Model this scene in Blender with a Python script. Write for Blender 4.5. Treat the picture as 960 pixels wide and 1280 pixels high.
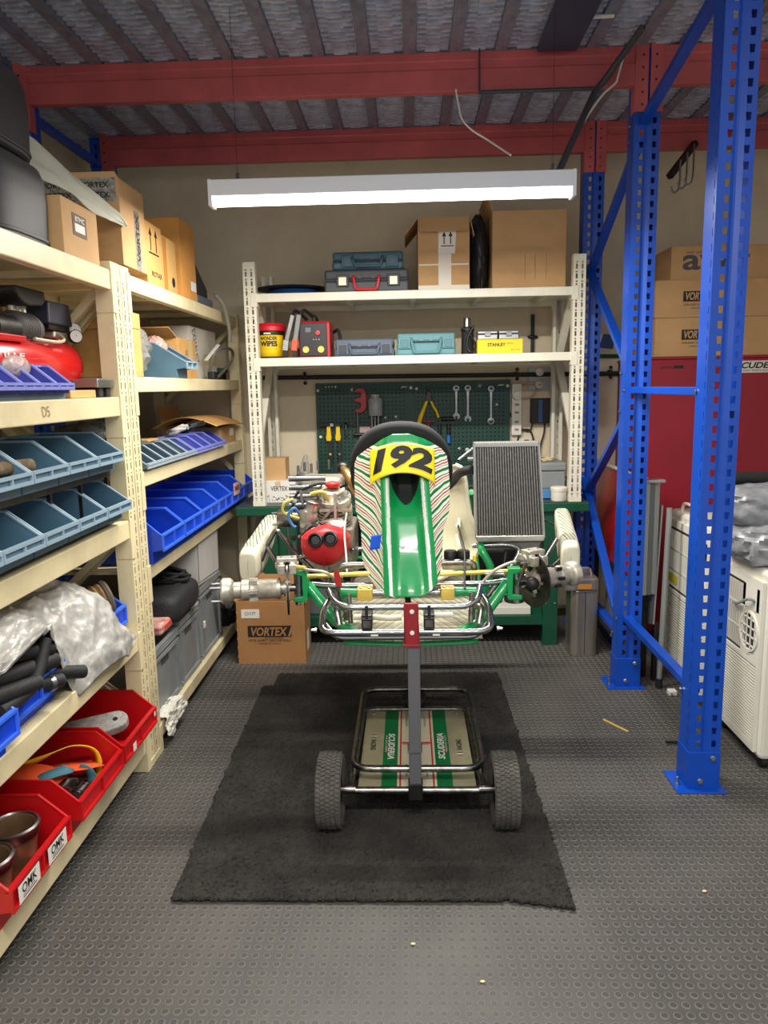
import bpy, bmesh, math, random
from math import sin, cos, pi, radians as RAD
from mathutils import Vector as V, Matrix, noise
random.seed(7)
for o in list(bpy.data.objects): bpy.data.objects.remove(o)
SC = bpy.context.scene
COL = SC.collection

# ------------------------------------------------------------------ camera
def make_camera():
    p, y, r = RAD(9.46), RAD(1.917), RAD(-1.125)
    fwd = V((-sin(y)*cos(p), cos(y)*cos(p), -sin(p)))
    right = V((cos(y), sin(y), 0)); up = right.cross(fwd)
    r2 = cos(r)*right + sin(r)*up; u2 = -sin(r)*right + cos(r)*up
    m = Matrix((( r2.x, u2.x, -fwd.x, 0), (r2.y, u2.y, -fwd.y, 0), (r2.z, u2.z, -fwd.z, 1.5), (0, 0, 0, 1)))
    c = bpy.data.cameras.new('camera'); c.sensor_fit = 'VERTICAL'; c.sensor_height = 24; c.lens = 943.4/1280*24
    c.clip_start = .05; c.clip_end = 60
    o = bpy.data.objects.new('camera', c); COL.objects.link(o); o.matrix_world = m
    SC.camera = o
make_camera()
# ------------------------------------------------------------------ world, exposure
W = bpy.data.worlds.new('world'); SC.world = W; W.use_nodes = True
bg = W.node_tree.nodes['Background']; bg.inputs[0].default_value = (.93, .96, 1, 1); bg.inputs[1].default_value = .52
VS = SC.view_settings
VS.view_transform = 'Standard'; VS.look = 'None'; VS.gamma = 1; VS.exposure = .95; VS.use_curve_mapping = False
LAMP_STRENGTH = 5.0        # glow of the battens' diffuser; the light itself is an area lamp in each batten
LAMP_WATTS = 31
LAMP_COLOR = (1, .955, .885)

# ------------------------------------------------------------------ materials
def lin(c):
    def f(x):
        x /= 255
        return x/12.92 if x <= .04045 else ((x+.055)/1.055)**2.4
    return (f(c[0]), f(c[1]), f(c[2]), 1)
MATS = {}
def mat(name, rgb, rough=.5, metal=0, var=0, vscale=8, bump=0, bscale=60, rgb2=None, coat=0, alpha=1, trans=0, emit=0, stretch=None):
    if name in MATS: return MATS[name]
    m = bpy.data.materials.new(name); m.use_nodes = True; MATS[name] = m
    nt = m.node_tree; N = nt.nodes; L = nt.links; b = N['Principled BSDF']
    b.inputs['Base Color'].default_value = lin(rgb); b.inputs['Roughness'].default_value = rough; b.inputs['Metallic'].default_value = metal
    if coat: b.inputs['Coat Weight'].default_value = coat; b.inputs['Coat Roughness'].default_value = .06
    if alpha < 1: b.inputs['Alpha'].default_value = alpha
    if trans: b.inputs['Transmission Weight'].default_value = trans
    if emit:
        b.inputs['Emission Color'].default_value = (*LAMP_COLOR, 1); b.inputs['Emission Strength'].default_value = emit
    if var or bump or rgb2:
        tc = N.new('ShaderNodeTexCoord'); mp = N.new('ShaderNodeMapping'); L.new(tc.outputs['Object'], mp.inputs[0])
        if stretch: mp.inputs['Scale'].default_value = stretch
    if var or rgb2:
        n = N.new('ShaderNodeTexNoise'); n.inputs['Scale'].default_value = vscale; n.inputs['Detail'].default_value = 5; n.inputs['Roughness'].default_value = .6
        L.new(mp.outputs[0], n.inputs['Vector'])
        cr = N.new('ShaderNodeValToRGB'); cr.color_ramp.elements[0].position = .35; cr.color_ramp.elements[1].position = .68
        a = rgb2 if rgb2 else tuple(k*(1-var) for k in rgb)
        d = rgb if rgb2 else tuple(min(255, k*(1+var*.5)) for k in rgb)
        cr.color_ramp.elements[0].color = lin(a); cr.color_ramp.elements[1].color = lin(d)
        L.new(n.outputs['Fac'], cr.inputs[0]); L.new(cr.outputs[0], b.inputs['Base Color'])
    if bump:
        n2 = N.new('ShaderNodeTexNoise'); n2.inputs['Scale'].default_value = bscale; n2.inputs['Detail'].default_value = 4
        L.new(mp.outputs[0], n2.inputs['Vector'])
        bp = N.new('ShaderNodeBump'); bp.inputs['Strength'].default_value = bump; bp.inputs['Distance'].default_value = .01
        L.new(n2.outputs['Fac'], bp.inputs['Height']); L.new(bp.outputs[0], b.inputs['Normal'])
    return m
def stripes(name, base, cols, freq=7, tilt=.5, warp=.25, rough=.3, coat=.4):
    """printed sticker: curved thin stripes over a pale ground, laid out in the panel's own UV"""
    if name in MATS: return MATS[name]
    m = bpy.data.materials.new(name); m.use_nodes = True; MATS[name] = m
    nt = m.node_tree; N = nt.nodes; L = nt.links; b = N['Principled BSDF']
    b.inputs['Roughness'].default_value = rough; b.inputs['Coat Weight'].default_value = coat
    uv = N.new('ShaderNodeUVMap'); uv.uv_map = 'uv'
    sp = N.new('ShaderNodeSeparateXYZ'); L.new(uv.outputs[0], sp.inputs[0])
    nz = N.new('ShaderNodeTexNoise'); nz.inputs['Scale'].default_value = 2.2; nz.inputs['Detail'].default_value = 2; L.new(uv.outputs[0], nz.inputs['Vector'])
    def mth(op, a, c):
        n = N.new('ShaderNodeMath'); n.operation = op
        for i, k in enumerate((a, c)):
            if hasattr(k, 'links'): L.new(k, n.inputs[i])
            else: n.inputs[i].default_value = k
        return n.outputs[0]
    s = mth('ADD', sp.outputs[1], mth('MULTIPLY', sp.outputs[0], tilt))
    s = mth('ADD', s, mth('MULTIPLY', nz.outputs['Fac'], warp))
    s = mth('FRACT', mth('MULTIPLY', s, freq), 0)
    cr = N.new('ShaderNodeValToRGB'); cr.color_ramp.interpolation = 'CONSTANT'
    pos = [0]; el = cr.color_ramp.elements
    el[0].color = lin(base); el[1].position = .999; el[1].color = lin(base)
    for a, z, c in cols:
        e = el.new(a); e.color = lin(c)
        e = el.new(z); e.color = lin(base)
    L.new(s, cr.inputs[0]); L.new(cr.outputs[0], b.inputs['Base Color'])
    return m

CREAM = mat('cream_paint', (230, 215, 172), .42, var=.07, vscale=5, bump=.03, bscale=40)
BENCHCREAM = mat('pale_cream_paint', (226, 222, 202), .42, var=.05, vscale=5)
BLUE = mat('blue_powder_coat', (3, 72, 182), .38, var=.06, vscale=6)
BOLT = mat('zinc_bolt', (170, 172, 172), .35, 1)
REDBEAM = mat('hazed_red_beam_paint', (188, 88, 90), .42, var=.1, vscale=4)  # red softened to dusty pink: lens haze mixed into the paint colour
GALV = mat('galvanised_steel', (168, 176, 190), .36, .75, var=.18, vscale=30)
CHROME = mat('chrome', (158, 158, 158), .16, 1)
WORNCHROME = mat('worn_chrome', (150, 147, 141), .28, 1, var=.25, vscale=40)
ALU = mat('cast_aluminium', (204, 198, 182), .4, .7, var=.15, vscale=40, bump=.1, bscale=150)
STEEL = mat('steel', (150, 150, 150), .3, 1, var=.12, vscale=20)
DARKSTEEL = mat('dark_steel', (62, 60, 58), .4, .8, var=.2, vscale=30)
BLACK = mat('black_plastic', (24, 24, 25), .5)
RUBBER = mat('black_rubber', (26, 26, 27), .75, var=.2, vscale=30)
CARD = mat('cardboard', (194, 154, 106), .85, var=.04, vscale=6, stretch=(1, 1, 2))
CARD2 = mat('tan_cardboard', (205, 158, 92), .85, var=.08, vscale=6)
CARDDARK = mat('brown_cardboard', (168, 120, 72), .85, var=.05, vscale=6)
TAPE = mat('brown_tape', (188, 128, 58), .3)
WHITEP = mat('white_paper', (226, 222, 212), .7)
INK = mat('black_ink', (28, 26, 26), .6)
BINRED = mat('red_bin_plastic', (196, 18, 24), .35, var=.08, vscale=5)
BINBLUE = mat('bright_blue_bin_plastic', (20, 68, 205), .35, var=.1, vscale=6)
BINSTEEL = mat('steel_blue_bin_plastic', (80, 114, 136), .42, var=.1, vscale=6)
BINEDGE = {'steel': mat('worn_lit_steel_blue_edge', (142, 166, 180), .45), 'steelbig': mat('worn_lit_steel_blue_edge', (142, 166, 180), .45), 'slate': mat('worn_lit_slate_edge', (150, 164, 174), .45), 'violet': mat('worn_lit_violet_edge', (130, 138, 212), .4), 'violet2': mat('worn_lit_violet_edge', (130, 138, 212), .4), 'blueB': mat('worn_lit_blue_edge', (60, 110, 232), .4), 'blue4': mat('worn_lit_blue_edge', (60, 110, 232), .4)}  # worn rims, their paler colour also carrying the edge highlight
BINPURP = mat('violet_blue_bin_plastic', (74, 82, 176), .4, var=.08, vscale=6)
BINGREY = mat('slate_bin_plastic', (96, 116, 132), .42, var=.1, vscale=6)
KGREEN = mat('kart_green', (4, 152, 80), .3, coat=.6)
BGREEN = mat('bench_green', (14, 78, 52), .4, var=.1, vscale=6)
PEG = mat('pegboard_green', (8, 60, 46), .45, var=.08, vscale=4)
YEL = mat('yellow_plastic', (245, 205, 20), .4)
GOLD = mat('gold_anodised', (232, 198, 98), .35, .5)
WHITEPL = mat('white_plastic', (226, 222, 208), .4, var=.03, vscale=3)
IVORY = mat('ivory_fibreglass', (222, 216, 190), .35, var=.06, vscale=5, coat=.3)
GREYPL = mat('grey_plastic', (136, 140, 140), .45, var=.08, vscale=5)
TEAL = mat('teal_case_plastic', (62, 98, 112), .45, var=.1, vscale=8)

# ------------------------------------------------------------------ mesh builder
class MB:
    def __init__(s): s.v = []; s.f = []; s.m = []; s.s = []; s.uv = {}; s.mi = 0; s.T = None
    def add(s, vs, fs, smooth=False, uvs=None):
        b = len(s.v)
        for i, p in enumerate(vs):
            p = V(p)
            if s.T is not None: p = s.T @ p
            s.v.append(p)
            if uvs: s.uv[b+i] = uvs[i]
        for f in fs: s.f.append([b+i for i in f]); s.m.append(s.mi); s.s.append(smooth)
        return s
    def box(s, x0, x1, y0, y1, z0, z1):
        return s.add([(x, y, z) for z in (z0, z1) for y in (y0, y1) for x in (x0, x1)],
                     [(0, 2, 3, 1), (4, 5, 7, 6), (0, 1, 5, 4), (2, 6, 7, 3), (0, 4, 6, 2), (1, 3, 7, 5)])
    def bar(s, p, q, w, h, up=(0, 0, 1)):
        p, q = V(p), V(q); d = (q-p).normalized(); u = V(up)
        if abs(d.dot(u)) > .98: u = V((1, 0, 0))
        a = d.cross(u).normalized()*w/2; c = a.cross(d).normalized()*h/2
        return s.add([p-a-c, p+a-c, p+a+c, p-a+c, q-a-c, q+a-c, q+a+c, q-a+c],
                     [(0, 1, 2, 3), (7, 6, 5, 4), (0, 4, 5, 1), (1, 5, 6, 2), (2, 6, 7, 3), (3, 7, 4, 0)])
    def lathe(s, prof, o=(0, 0, 0), axis=(0, 0, 1), n=20, smooth=True, cap=True):
        o = V(o); ax = V(axis).normalized(); t = V((1, 0, 0)) if abs(ax.x) < .9 else V((0, 1, 0))
        e1 = ax.cross(t).normalized(); e2 = ax.cross(e1)
        vs = [o+ax*h+(e1*cos(2*pi*i/n)+e2*sin(2*pi*i/n))*r for r, h in prof for i in range(n)]
        fs = [(j*n+i, j*n+(i+1) % n, (j+1)*n+(i+1) % n, (j+1)*n+i) for j in range(len(prof)-1) for i in range(n)]
        s.add(vs, fs, smooth)
        if cap:
            for j in (0, len(prof)-1):
                if prof[j][0] > 1e-5: s.add([vs[j*n+i] if s.T is None else vs[j*n+i] for i in range(n)], [tuple(range(n))])
        return s
    def cyl(s, p, q, r, r2=None, n=14, smooth=True):
        p, q = V(p), V(q); return s.lathe([(r, 0), (r if r2 is None else r2, (q-p).length)], p, q-p, n, smooth)
    def tube(s, pts, r, n=10, closed=False):
        pts = [V(p) for p in pts]; k = len(pts); rings = []; prev = None
        for i in range(k):
            if closed: t = pts[(i+1) % k]-pts[i-1]
            else: t = pts[min(i+1, k-1)]-pts[max(i-1, 0)]
            t.normalize()
            if prev is None:
                u = V((0, 0, 1)) if abs(t.z) < .9 else V((1, 0, 0)); prev = t.cross(u).normalized()
            a = (prev-t*prev.dot(t)).normalized(); prev = a; b = t.cross(a)
            rr = r[i] if isinstance(r, (list, tuple)) else r
            rings.append([pts[i]+(a*cos(2*pi*j/n)+b*sin(2*pi*j/n))*rr for j in range(n)])
        vs = [p for g in rings for p in g]; m = k if closed else k-1
        fs = [(i*n+j, i*n+(j+1) % n, ((i+1) % k)*n+(j+1) % n, ((i+1) % k)*n+j) for i in range(m) for j in range(n)]
        s.add(vs, fs, True)
        if not closed: s.add(rings[0], [tuple(reversed(range(n)))]); s.add(rings[-1], [tuple(range(n))])
        return s
    def prism(s, poly, o, ea, eb, th):
        """polygon (a, b) in the plane ea, eb through o, extruded by the vector th"""
        o, ea, eb, th = V(o), V(ea), V(eb), V(th); n = len(poly)
        P = [o+ea*a+eb*b for a, b in poly]
        return s.add(P+[p+th for p in P], [tuple(reversed(range(n))), tuple(range(n, 2*n))]+[(i, (i+1) % n, n+(i+1) % n, n+i) for i in range(n)])
    def grid(s, fn, nu, nv, smooth=True, closeu=False, skip=None):
        vs = []; uvs = []
        for j in range(nv+1):
            for i in range(nu+(0 if closeu else 1)):
                u, v = i/nu, j/nv; vs.append(fn(u, v)); uvs.append((u, v))
        w = nu if closeu else nu+1
        fs = [(j*w+i, j*w+(i+1) % w, (j+1)*w+(i+1) % w, (j+1)*w+i) for j in range(nv) for i in range(nu) if not (skip and skip((i+.5)/nu, (j+.5)/nv))]
        return s.add(vs, fs, smooth, uvs)
    def ball(s, c, r, nu=14, nv=8, p=1.0):
        c = V(c); rx, ry, rz = r if isinstance(r, (tuple, list)) else (r, r, r)
        sg = lambda x: math.copysign(abs(x)**p, x)
        return s.grid(lambda u, v: c+V((rx*sg(cos(2*pi*u))*sg(sin(pi*v)), ry*sg(sin(2*pi*u))*sg(sin(pi*v)), -rz*sg(cos(pi*v)))), nu, nv, True, True)
    def mesh(s, name, inv=None, off=None):
        me = bpy.data.meshes.new(name)
        vs = s.v
        if inv is not None: vs = [inv @ p for p in vs]
        if off is not None: vs = [p-off for p in vs]
        me.from_pydata([tuple(p) for p in vs], [], s.f)
        me.polygons.foreach_set('material_index', s.m); me.polygons.foreach_set('use_smooth', s.s)
        if s.uv:
            ul = me.uv_layers.new(name='uv')
            for lp in me.loops: ul.data[lp.index].uv = s.uv.get(lp.vertex_index, (0, 0))
        me.update(); return me
    def build(s, name, mats, parent=None, bevel=0, solid=0, sub=0, label=None, cat=None, group=None, kind=None, fix=True):
        if not isinstance(mats, (list, tuple)): mats = [mats]
        off = None; inv = None
        if parent is None:
            xs = [p.x for p in s.v]; ys = [p.y for p in s.v]
            off = V(((min(xs)+max(xs))/2, (min(ys)+max(ys))/2, min(p.z for p in s.v)))
        else:
            r = parent
            while r.parent: r = r.parent
            inv = (Matrix.Translation(r.location) @ r.rotation_euler.to_matrix().to_4x4()).inverted()
            if parent.type == 'MESH' and parent.parent is None: inv = Matrix.Translation(r.location).inverted()
        me = s.mesh(name, inv, off)
        if fix:
            bm = bmesh.new(); bm.from_mesh(me); bmesh.ops.remove_doubles(bm, verts=bm.verts, dist=1e-6); bmesh.ops.recalc_face_normals(bm, faces=bm.faces); bm.to_mesh(me); bm.free()
        if any(s.s): me.set_sharp_from_angle(angle=RAD(38))
        for m in mats: me.materials.append(m)
        o = bpy.data.objects.new(name, me); COL.objects.link(o)
        if parent is not None: o.parent = parent
        else: o.location = off
        if solid:
            md = o.modifiers.new('thickness', 'SOLIDIFY'); md.thickness = solid; md.offset = 0
        if bevel:
            md = o.modifiers.new('bevel', 'BEVEL'); md.width = bevel; md.segments = 2; md.limit_method = 'ANGLE'; md.angle_limit = RAD(40)
        if sub:
            md = o.modifiers.new('smooth', 'SUBSURF'); md.levels = sub; md.render_levels = sub
        tag(o, label, cat, group, kind)
        return o
def tag(o, label=None, cat=None, group=None, kind=None):
    if label: o['label'] = label
    if cat: o['category'] = cat
    if group: o['group'] = group
    if kind: o['kind'] = kind
    return o
def thing(name, label, cat, loc=(0, 0, 0), rotz=0, group=None):
    o = bpy.data.objects.new(name, None); COL.objects.link(o); o.location = loc; o.rotation_euler = (0, 0, rotz); o.empty_display_size = .05
    return tag(o, label, cat, group)
def dup(root, loc, rotz=0, label=None, group=None):
    def cp(o, par):
        c = o.copy(); COL.objects.link(c); c.parent = par
        for ch in [k for k in o.children]: cp(ch, c)
        return c
    r = cp(root, None); r.location = loc; r.rotation_euler = (0, 0, rotz)
    if label: r['label'] = label
    if group: r['group'] = group
    return r
def fillet(pts, rad, n=5, closed=False):
    pts = [V(p) for p in pts]; out = []; k = len(pts)
    for i in range(k):
        if not closed and i in (0, k-1): out.append(pts[i]); continue
        a, b, c = pts[i-1], pts[i], pts[(i+1) % k]
        d1 = (a-b); d2 = (c-b); r = min(rad, d1.length*.49, d2.length*.49)
        p, q = b+d1.normalized()*r, b+d2.normalized()*r
        for j in range(n+1):
            t = j/n; out.append(p*(1-t)**2+b*2*t*(1-t)+q*t*t)
    return out
def spline(pts, n=8, closed=False):
    pts = [V(p) for p in pts]; k = len(pts); out = []
    for i in range(k if closed else k-1):
        if closed: a, b, c, d = pts[i-1], pts[i], pts[(i+1) % k], pts[(i+2) % k]
        else: a, b, c, d = pts[max(i-1, 0)], pts[i], pts[i+1], pts[min(i+2, k-1)]
        for j in range(n):
            t = j/n
            out.append(.5*((2*b)+(c-a)*t+(2*a-5*b+4*c-d)*t*t+(3*b-a-3*c+d)*t**3))
    if not closed: out.append(pts[-1])
    return out
def text_tris(body, bold=.0, shear=0, maxlen=None):
    cu = bpy.data.curves.new('lettering', 'FONT'); cu.body = body; cu.size = 1; cu.shear = shear; cu.offset = bold; cu.resolution_u = 3
    o = bpy.data.objects.new('lettering', cu); COL.objects.link(o)
    bpy.context.view_layer.update()
    me = bpy.data.meshes.new_from_object(o.evaluated_get(bpy.context.evaluated_depsgraph_get()))
    bpy.data.objects.remove(o); bpy.data.curves.remove(cu)
    bm = bmesh.new(); bm.from_mesh(me); bpy.data.meshes.remove(me)
    bmesh.ops.triangulate(bm, faces=bm.faces)
    if maxlen:
        for _ in range(4):
            es = [e for e in bm.edges if e.calc_length() > maxlen]
            if not es: break
            bmesh.ops.subdivide_edges(bm, edges=es, cuts=1); bmesh.ops.triangulate(bm, faces=bm.faces)
    bm.verts.index_update()
    vs = [(p.co.x, p.co.y) for p in bm.verts]; fs = [tuple(p.index for p in f.verts) for f in bm.faces]; bm.free()
    xs = [a for a, b in vs]; ys = [b for a, b in vs]; x0, x1, y0, y1 = min(xs), max(xs), min(ys), max(ys)
    return [((a-x0)/(x1-x0)-.5, (b-y0)/(y1-y0)-.5) for a, b in vs], fs
def text(body, parent, c, ex, ey, w, h, m, bold=.0, shear=0, name='lettering'):
    """flat print: letters fitted to w x h around c in the plane ex, ey"""
    vs, fs = text_tris(body, bold, shear); c, ex, ey = V(c), V(ex).normalized(), V(ey).normalized(); n = ex.cross(ey)*.0006
    mb = MB(); mb.add([c+n+ex*a*w+ey*b*h for a, b in vs], fs)
    return mb.build(name, m, parent, fix=False)
def nz(p, s=1.0, seed=0): return noise.noise(V(p)*s+V((seed*7.3, seed*3.1, seed*1.7)))
# ================================================================== the room
WALL = mat('beige_wall_paint', (222, 208, 180), .85, var=.05, vscale=2.5, bump=.04, bscale=30)
FLOORM = mat('rubber_floor', (86, 83, 79), .5, rgb2=(69, 67, 64), vscale=3.0, bump=.1, bscale=220)
STUDTOP = mat('rubber_stud', (74, 71, 68), .5, rgb2=(58, 56, 54), vscale=3.0)
STUDRIM = mat('dusty_stud_rim', (108, 104, 99), .6)
BACK_Y, LEFT_X, RIGHT_X = 4.95, -1.95, 2.9
fl = MB().box(-3.5, RIGHT_X+.1, -3, BACK_Y+.1, -.1, 0).build('floor', FLOORM, kind='structure')
def stud_mb(cx, cy, mb, n=12, r=.0115):
    P = [(r, 0, 1), (r*.88, .0016, 1), (r*.74, .0016, 0)]
    vs = [(cx+R*cos(2*pi*i/n), cy+R*sin(2*pi*i/n), h) for R, h, _ in P for i in range(n)]
    mb.mi = 1; mb.add(vs, [(j*n+i, j*n+(i+1) % n, (j+1)*n+(i+1) % n, (j+1)*n+i) for j in range(2) for i in range(n)])
    mb.mi = 0; mb.add(vs[2*n:], [tuple(range(n))])
PIT = .031
stud_pts = []
for j in range(int((4.4-1.2)/PIT)):
    for i in range(-40, 60):
        x, y = i*PIT+.006, 1.2+j*PIT
        if x < -1.15 or x > 1.75: continue
        if -.72 < x < .45 and 2.0 < y < 3.75: continue
        stud_pts.append((x, y))
vis = [p for p in stud_pts if abs(p[0]) < .55*p[1]+.02 and p[1] > 1.43]
vis.sort(key=lambda p: p[1])
near = set(vis[:300])
sm = MB(); stud_mb(0, 0, sm, 14); stud_me = sm.mesh('floor_stud'); stud_me.materials.append(STUDTOP); stud_me.materials.append(STUDRIM)
for p in vis[:300]:
    o = bpy.data.objects.new('floor_stud', stud_me); COL.objects.link(o); o.parent = fl; o.location = V((p[0], p[1], 0))-fl.location
mb = MB()
for p in stud_pts:
    if p not in near: stud_mb(p[0], p[1], mb, 9)
o = mb.build('floor_studs', [STUDTOP, STUDRIM], fl, kind='stuff', fix=False)
fl_off = fl.location.copy()
fl.location = (fl_off.x, fl_off.y, -.1)
MB().box(-2.1, RIGHT_X+.1, BACK_Y, BACK_Y+.1, 0, 3.4).build('wall_back', WALL, kind='structure')
MB().box(LEFT_X-.1, LEFT_X, -1.0, BACK_Y+.1, 0, 3.4).build('wall_left', WALL, kind='structure')
MB().box(RIGHT_X, RIGHT_X+.1, -1.0, BACK_Y+.1, 0, 3.4).build('wall_right', WALL, kind='structure')
# ------------------------------------------------ mezzanine deck overhead
DECKM = mat('deck_steel', (206, 214, 232), .3, .35, var=.15, vscale=14)
DECKRIB = mat('deck_rib_steel', (140, 146, 166), .4, .35, var=.15, vscale=14)
ceil = thing('ceiling', None, None, (0, 3.6, 2.945)); ceil['kind'] = 'structure'
DP = .199
def deck_plank():
    m = MB(); m.mi = 0
    m.box(-DP/2, DP/2, -1.6, 1.32, .012, .016)
    m.mi = 1
    for sx in (-1, 1): m.box(min(sx*DP/2, sx*(DP/2-.026)), max(sx*DP/2, sx*(DP/2-.026)), -1.6, 1.32, -.012, .012)
    m.mi = 0; k = 0; y = -1.58
    while y < 1.31:
        a = .066+.004*(k % 2); d = .004 if k % 2 else -.004
        # pressed louvre: middle run set off from its two ends
        m.box(-a, -a*.45, y, y+.016, -.002, .012); m.box(-a*.45, a*.45, y+d, y+d+.016, -.008, .012); m.box(a*.45, a, y, y+.016, -.002, .012)
        y += .042; k += 1
    return m
dm = deck_plank().mesh('deck_plank'); dm.materials.append(DECKM); dm.materials.append(DECKRIB)
x = .1295-DP*11
while x < 2.7:
    if x > -2.1:
        o = bpy.data.objects.new('deck_plank', dm); COL.objects.link(o); o.parent = ceil; o.location = (x, 0, 0)
    x += DP
# ------------------------------------------------ pallet racking posts and beams
PW = .113
def slotted_post(mb, x0, y0, h, depth=.095, z0=0.0):
    """C-section post, slotted face to -Y; x0..x0+PW, y0..y0+depth"""
    t = .0025
    xs = [0, .024, .042, .054, .063, .080, .098, PW]; slots = (1, 5)
    n = int((h-.02)/.05); zs = []
    for k in range(n): zs += [k*.05+.013, k*.05+.038]
    zb = [0]+zs+[h]
    yb = [0, 0, 0, .006, .006, 0, 0, 0]          # rib pressed into the middle of the face
    for j in range(len(zb)-1):
        for i in range(7):
            if j % 2 == 1 and i in slots:
                continue
            a, b = zb[j], zb[j+1]
            mb.add([(x0+xs[i], y0+yb[i], z0+a), (x0+xs[i+1], y0+yb[i+1], z0+a), (x0+xs[i+1], y0+yb[i+1], z0+b), (x0+xs[i], y0+yb[i], z0+b)], [(0, 1, 2, 3)])
    for j in range(1, len(zb)-1, 2):              # the slots taper downward: trim the lower corners
        for i in slots:
            a, b = zb[j]+z0, zb[j+1]+z0; l, r = x0+xs[i], x0+xs[i+1]
            mb.add([(l, y0, a), (l+.002, y0, a), (l, y0, b)], [(0, 1, 2)]); mb.add([(r, y0, a), (r, y0, b), (r-.002, y0, a)], [(0, 1, 2)])
    # side flanges with small holes, then the return lips
    for xx, sg in ((x0, 1), (x0+PW, -1)):
        yy = [0, .012, .017, depth]
        for j in range(len(zb)-1):
            for i in range(3):
                if j % 2 == 1 and i == 1: continue
                mb.add([(xx, y0+yy[i], z0+zb[j]), (xx, y0+yy[i+1], z0+zb[j]), (xx, y0+yy[i+1], z0+zb[j+1]), (xx, y0+yy[i], z0+zb[j+1])], [(0, 1, 2, 3)])
        mb.add([(xx, y0+depth, z0), (xx+sg*.022, y0+depth, z0), (xx+sg*.022, y0+depth, z0+h), (xx, y0+depth, z0+h)], [(0, 1, 2, 3)])
def pallet_frame(name, label, x0, ys, braces, h=2.93):
    root = thing(name, label, 'rack frame', (x0+PW/2, ys[0], 0))
    for y in ys:
        mb = MB(); slotted_post(mb, x0, y, h-.006, z0=.006)
        p = mb.build('post', BLUE, root, solid=.0024)
        MB().box(x0-.004, x0+PW+.004, y-.004, y+.102, .006, .15).build('foot_sleeve', BLUE, p, bevel=.002)
        MB().box(x0-.045, x0+PW+.022, y-.035, y+.13, 0, .007).build('base_plate', BLUE, p, bevel=.002)
        for bx, bz in ((x0+.088, .125), (x0+.045, .035)):
            MB().lathe([(.011, 0), (.011, .003), (.009, .004), (.009, .010), (.0, .011)], (bx, y-.004, bz), (0, -1, 0), 6, False).build('bolt', BOLT, p)
        m = MB(); m.lathe([(.012, 0), (.012, .004), (.006, .004), (.006, .028), (0, .03)], (x0-.025, y+.03, .007), (0, 0, 1), 8, False).build('bolt', BOLT, p)
    for (ya, za, yb, zb) in braces:
        bx = x0+.016 if za == zb else x0+.012
        m = MB(); m.bar((bx+.03, ya, za), (bx+.03, yb, zb), .03, .042, (1, 0, 0)); m.build('brace', BLUE, root, bevel=.003)
        for (yy, zz) in ((ya, za), (yb, zb)):
            MB().cyl((x0-.004, yy, zz), (x0-.012, yy, zz), .008, n=6).build('bolt', BOLT, root)
    return root
PX = 1.017
pallet_frame('pallet_rack_frame', 'tall blue slotted pallet racking frame with three posts right of the kart', PX, (2.63, 3.595, 4.55),
    [(4.56, 2.14, 3.66, 1.54), (3.66, 1.36, 4.56, .80), (4.56, .93, 3.67, .26), (4.56, 2.10, 3.66, 2.56), (3.60, 1.46, 2.72, 1.46), (3.60, .355, 2.72, .355), (4.56, .24, 3.68, .24), (3.64, 2.62, 2.70, 2.80)])
pallet_frame('pallet_rack_frame', 'dark blue pallet racking frame in the top left corner behind the shelving', -1.795, (3.595, 4.55),
    [(3.66, 2.78, 4.56, 2.78), (3.66, 1.3, 4.56, .7)])
def pallet_beam(label, xa, xb, y, z0=2.775, z1=2.935, ends=(1, 1)):
    r = thing('pallet_beam', label, 'beam', ((xa+xb)/2, y, z0), group='red beams under the deck')
    h = z1-z0
    prof = [(0, z0), (.045, z0), (.045, z1), (.012, z1), (.012, z0+h*.72), (0, z0+h*.66)]
    m = MB(); m.prism([(0, z0), (.045, z0), (.045, z1), (0, z1), (0, z0+h*.8), (.004, z0+h*.76), (.004, z0+h*.58), (0, z0+h*.54)], (xa, y, 0), (0, 1, 0), (0, 0, 1), (xb-xa, 0, 0))
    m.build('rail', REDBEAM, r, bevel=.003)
    for e, (xx, sg) in zip(ends, ((xa, 1), (xb, -1))):
        if not e: continue
        q = MB(); a, b = sorted((xx-sg*.052, xx+sg*.004)); q.box(a, b, y-.006, y-.0005, z0-.11, z1+.012)
        a2, b2 = sorted((xx, xx+sg*.006)); q.box(a2, b2, y-.004, y+.05, z0-.11, z1+.012)
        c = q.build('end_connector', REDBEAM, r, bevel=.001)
        for k in range(5):
            MB().lathe([(.0052, 0), (.0052, .0012)], (xx-sg*.028, y-.0062, z0-.08+k*.05), (0, -1, 0), 8).build('pin_hole', BLACK, c)
    return r
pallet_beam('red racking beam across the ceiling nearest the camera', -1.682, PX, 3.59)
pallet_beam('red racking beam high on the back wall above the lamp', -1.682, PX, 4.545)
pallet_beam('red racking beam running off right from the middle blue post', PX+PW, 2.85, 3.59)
pallet_beam('red racking beam at the back right above the stacked cartons', PX+PW, 2.85, 4.545)
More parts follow.
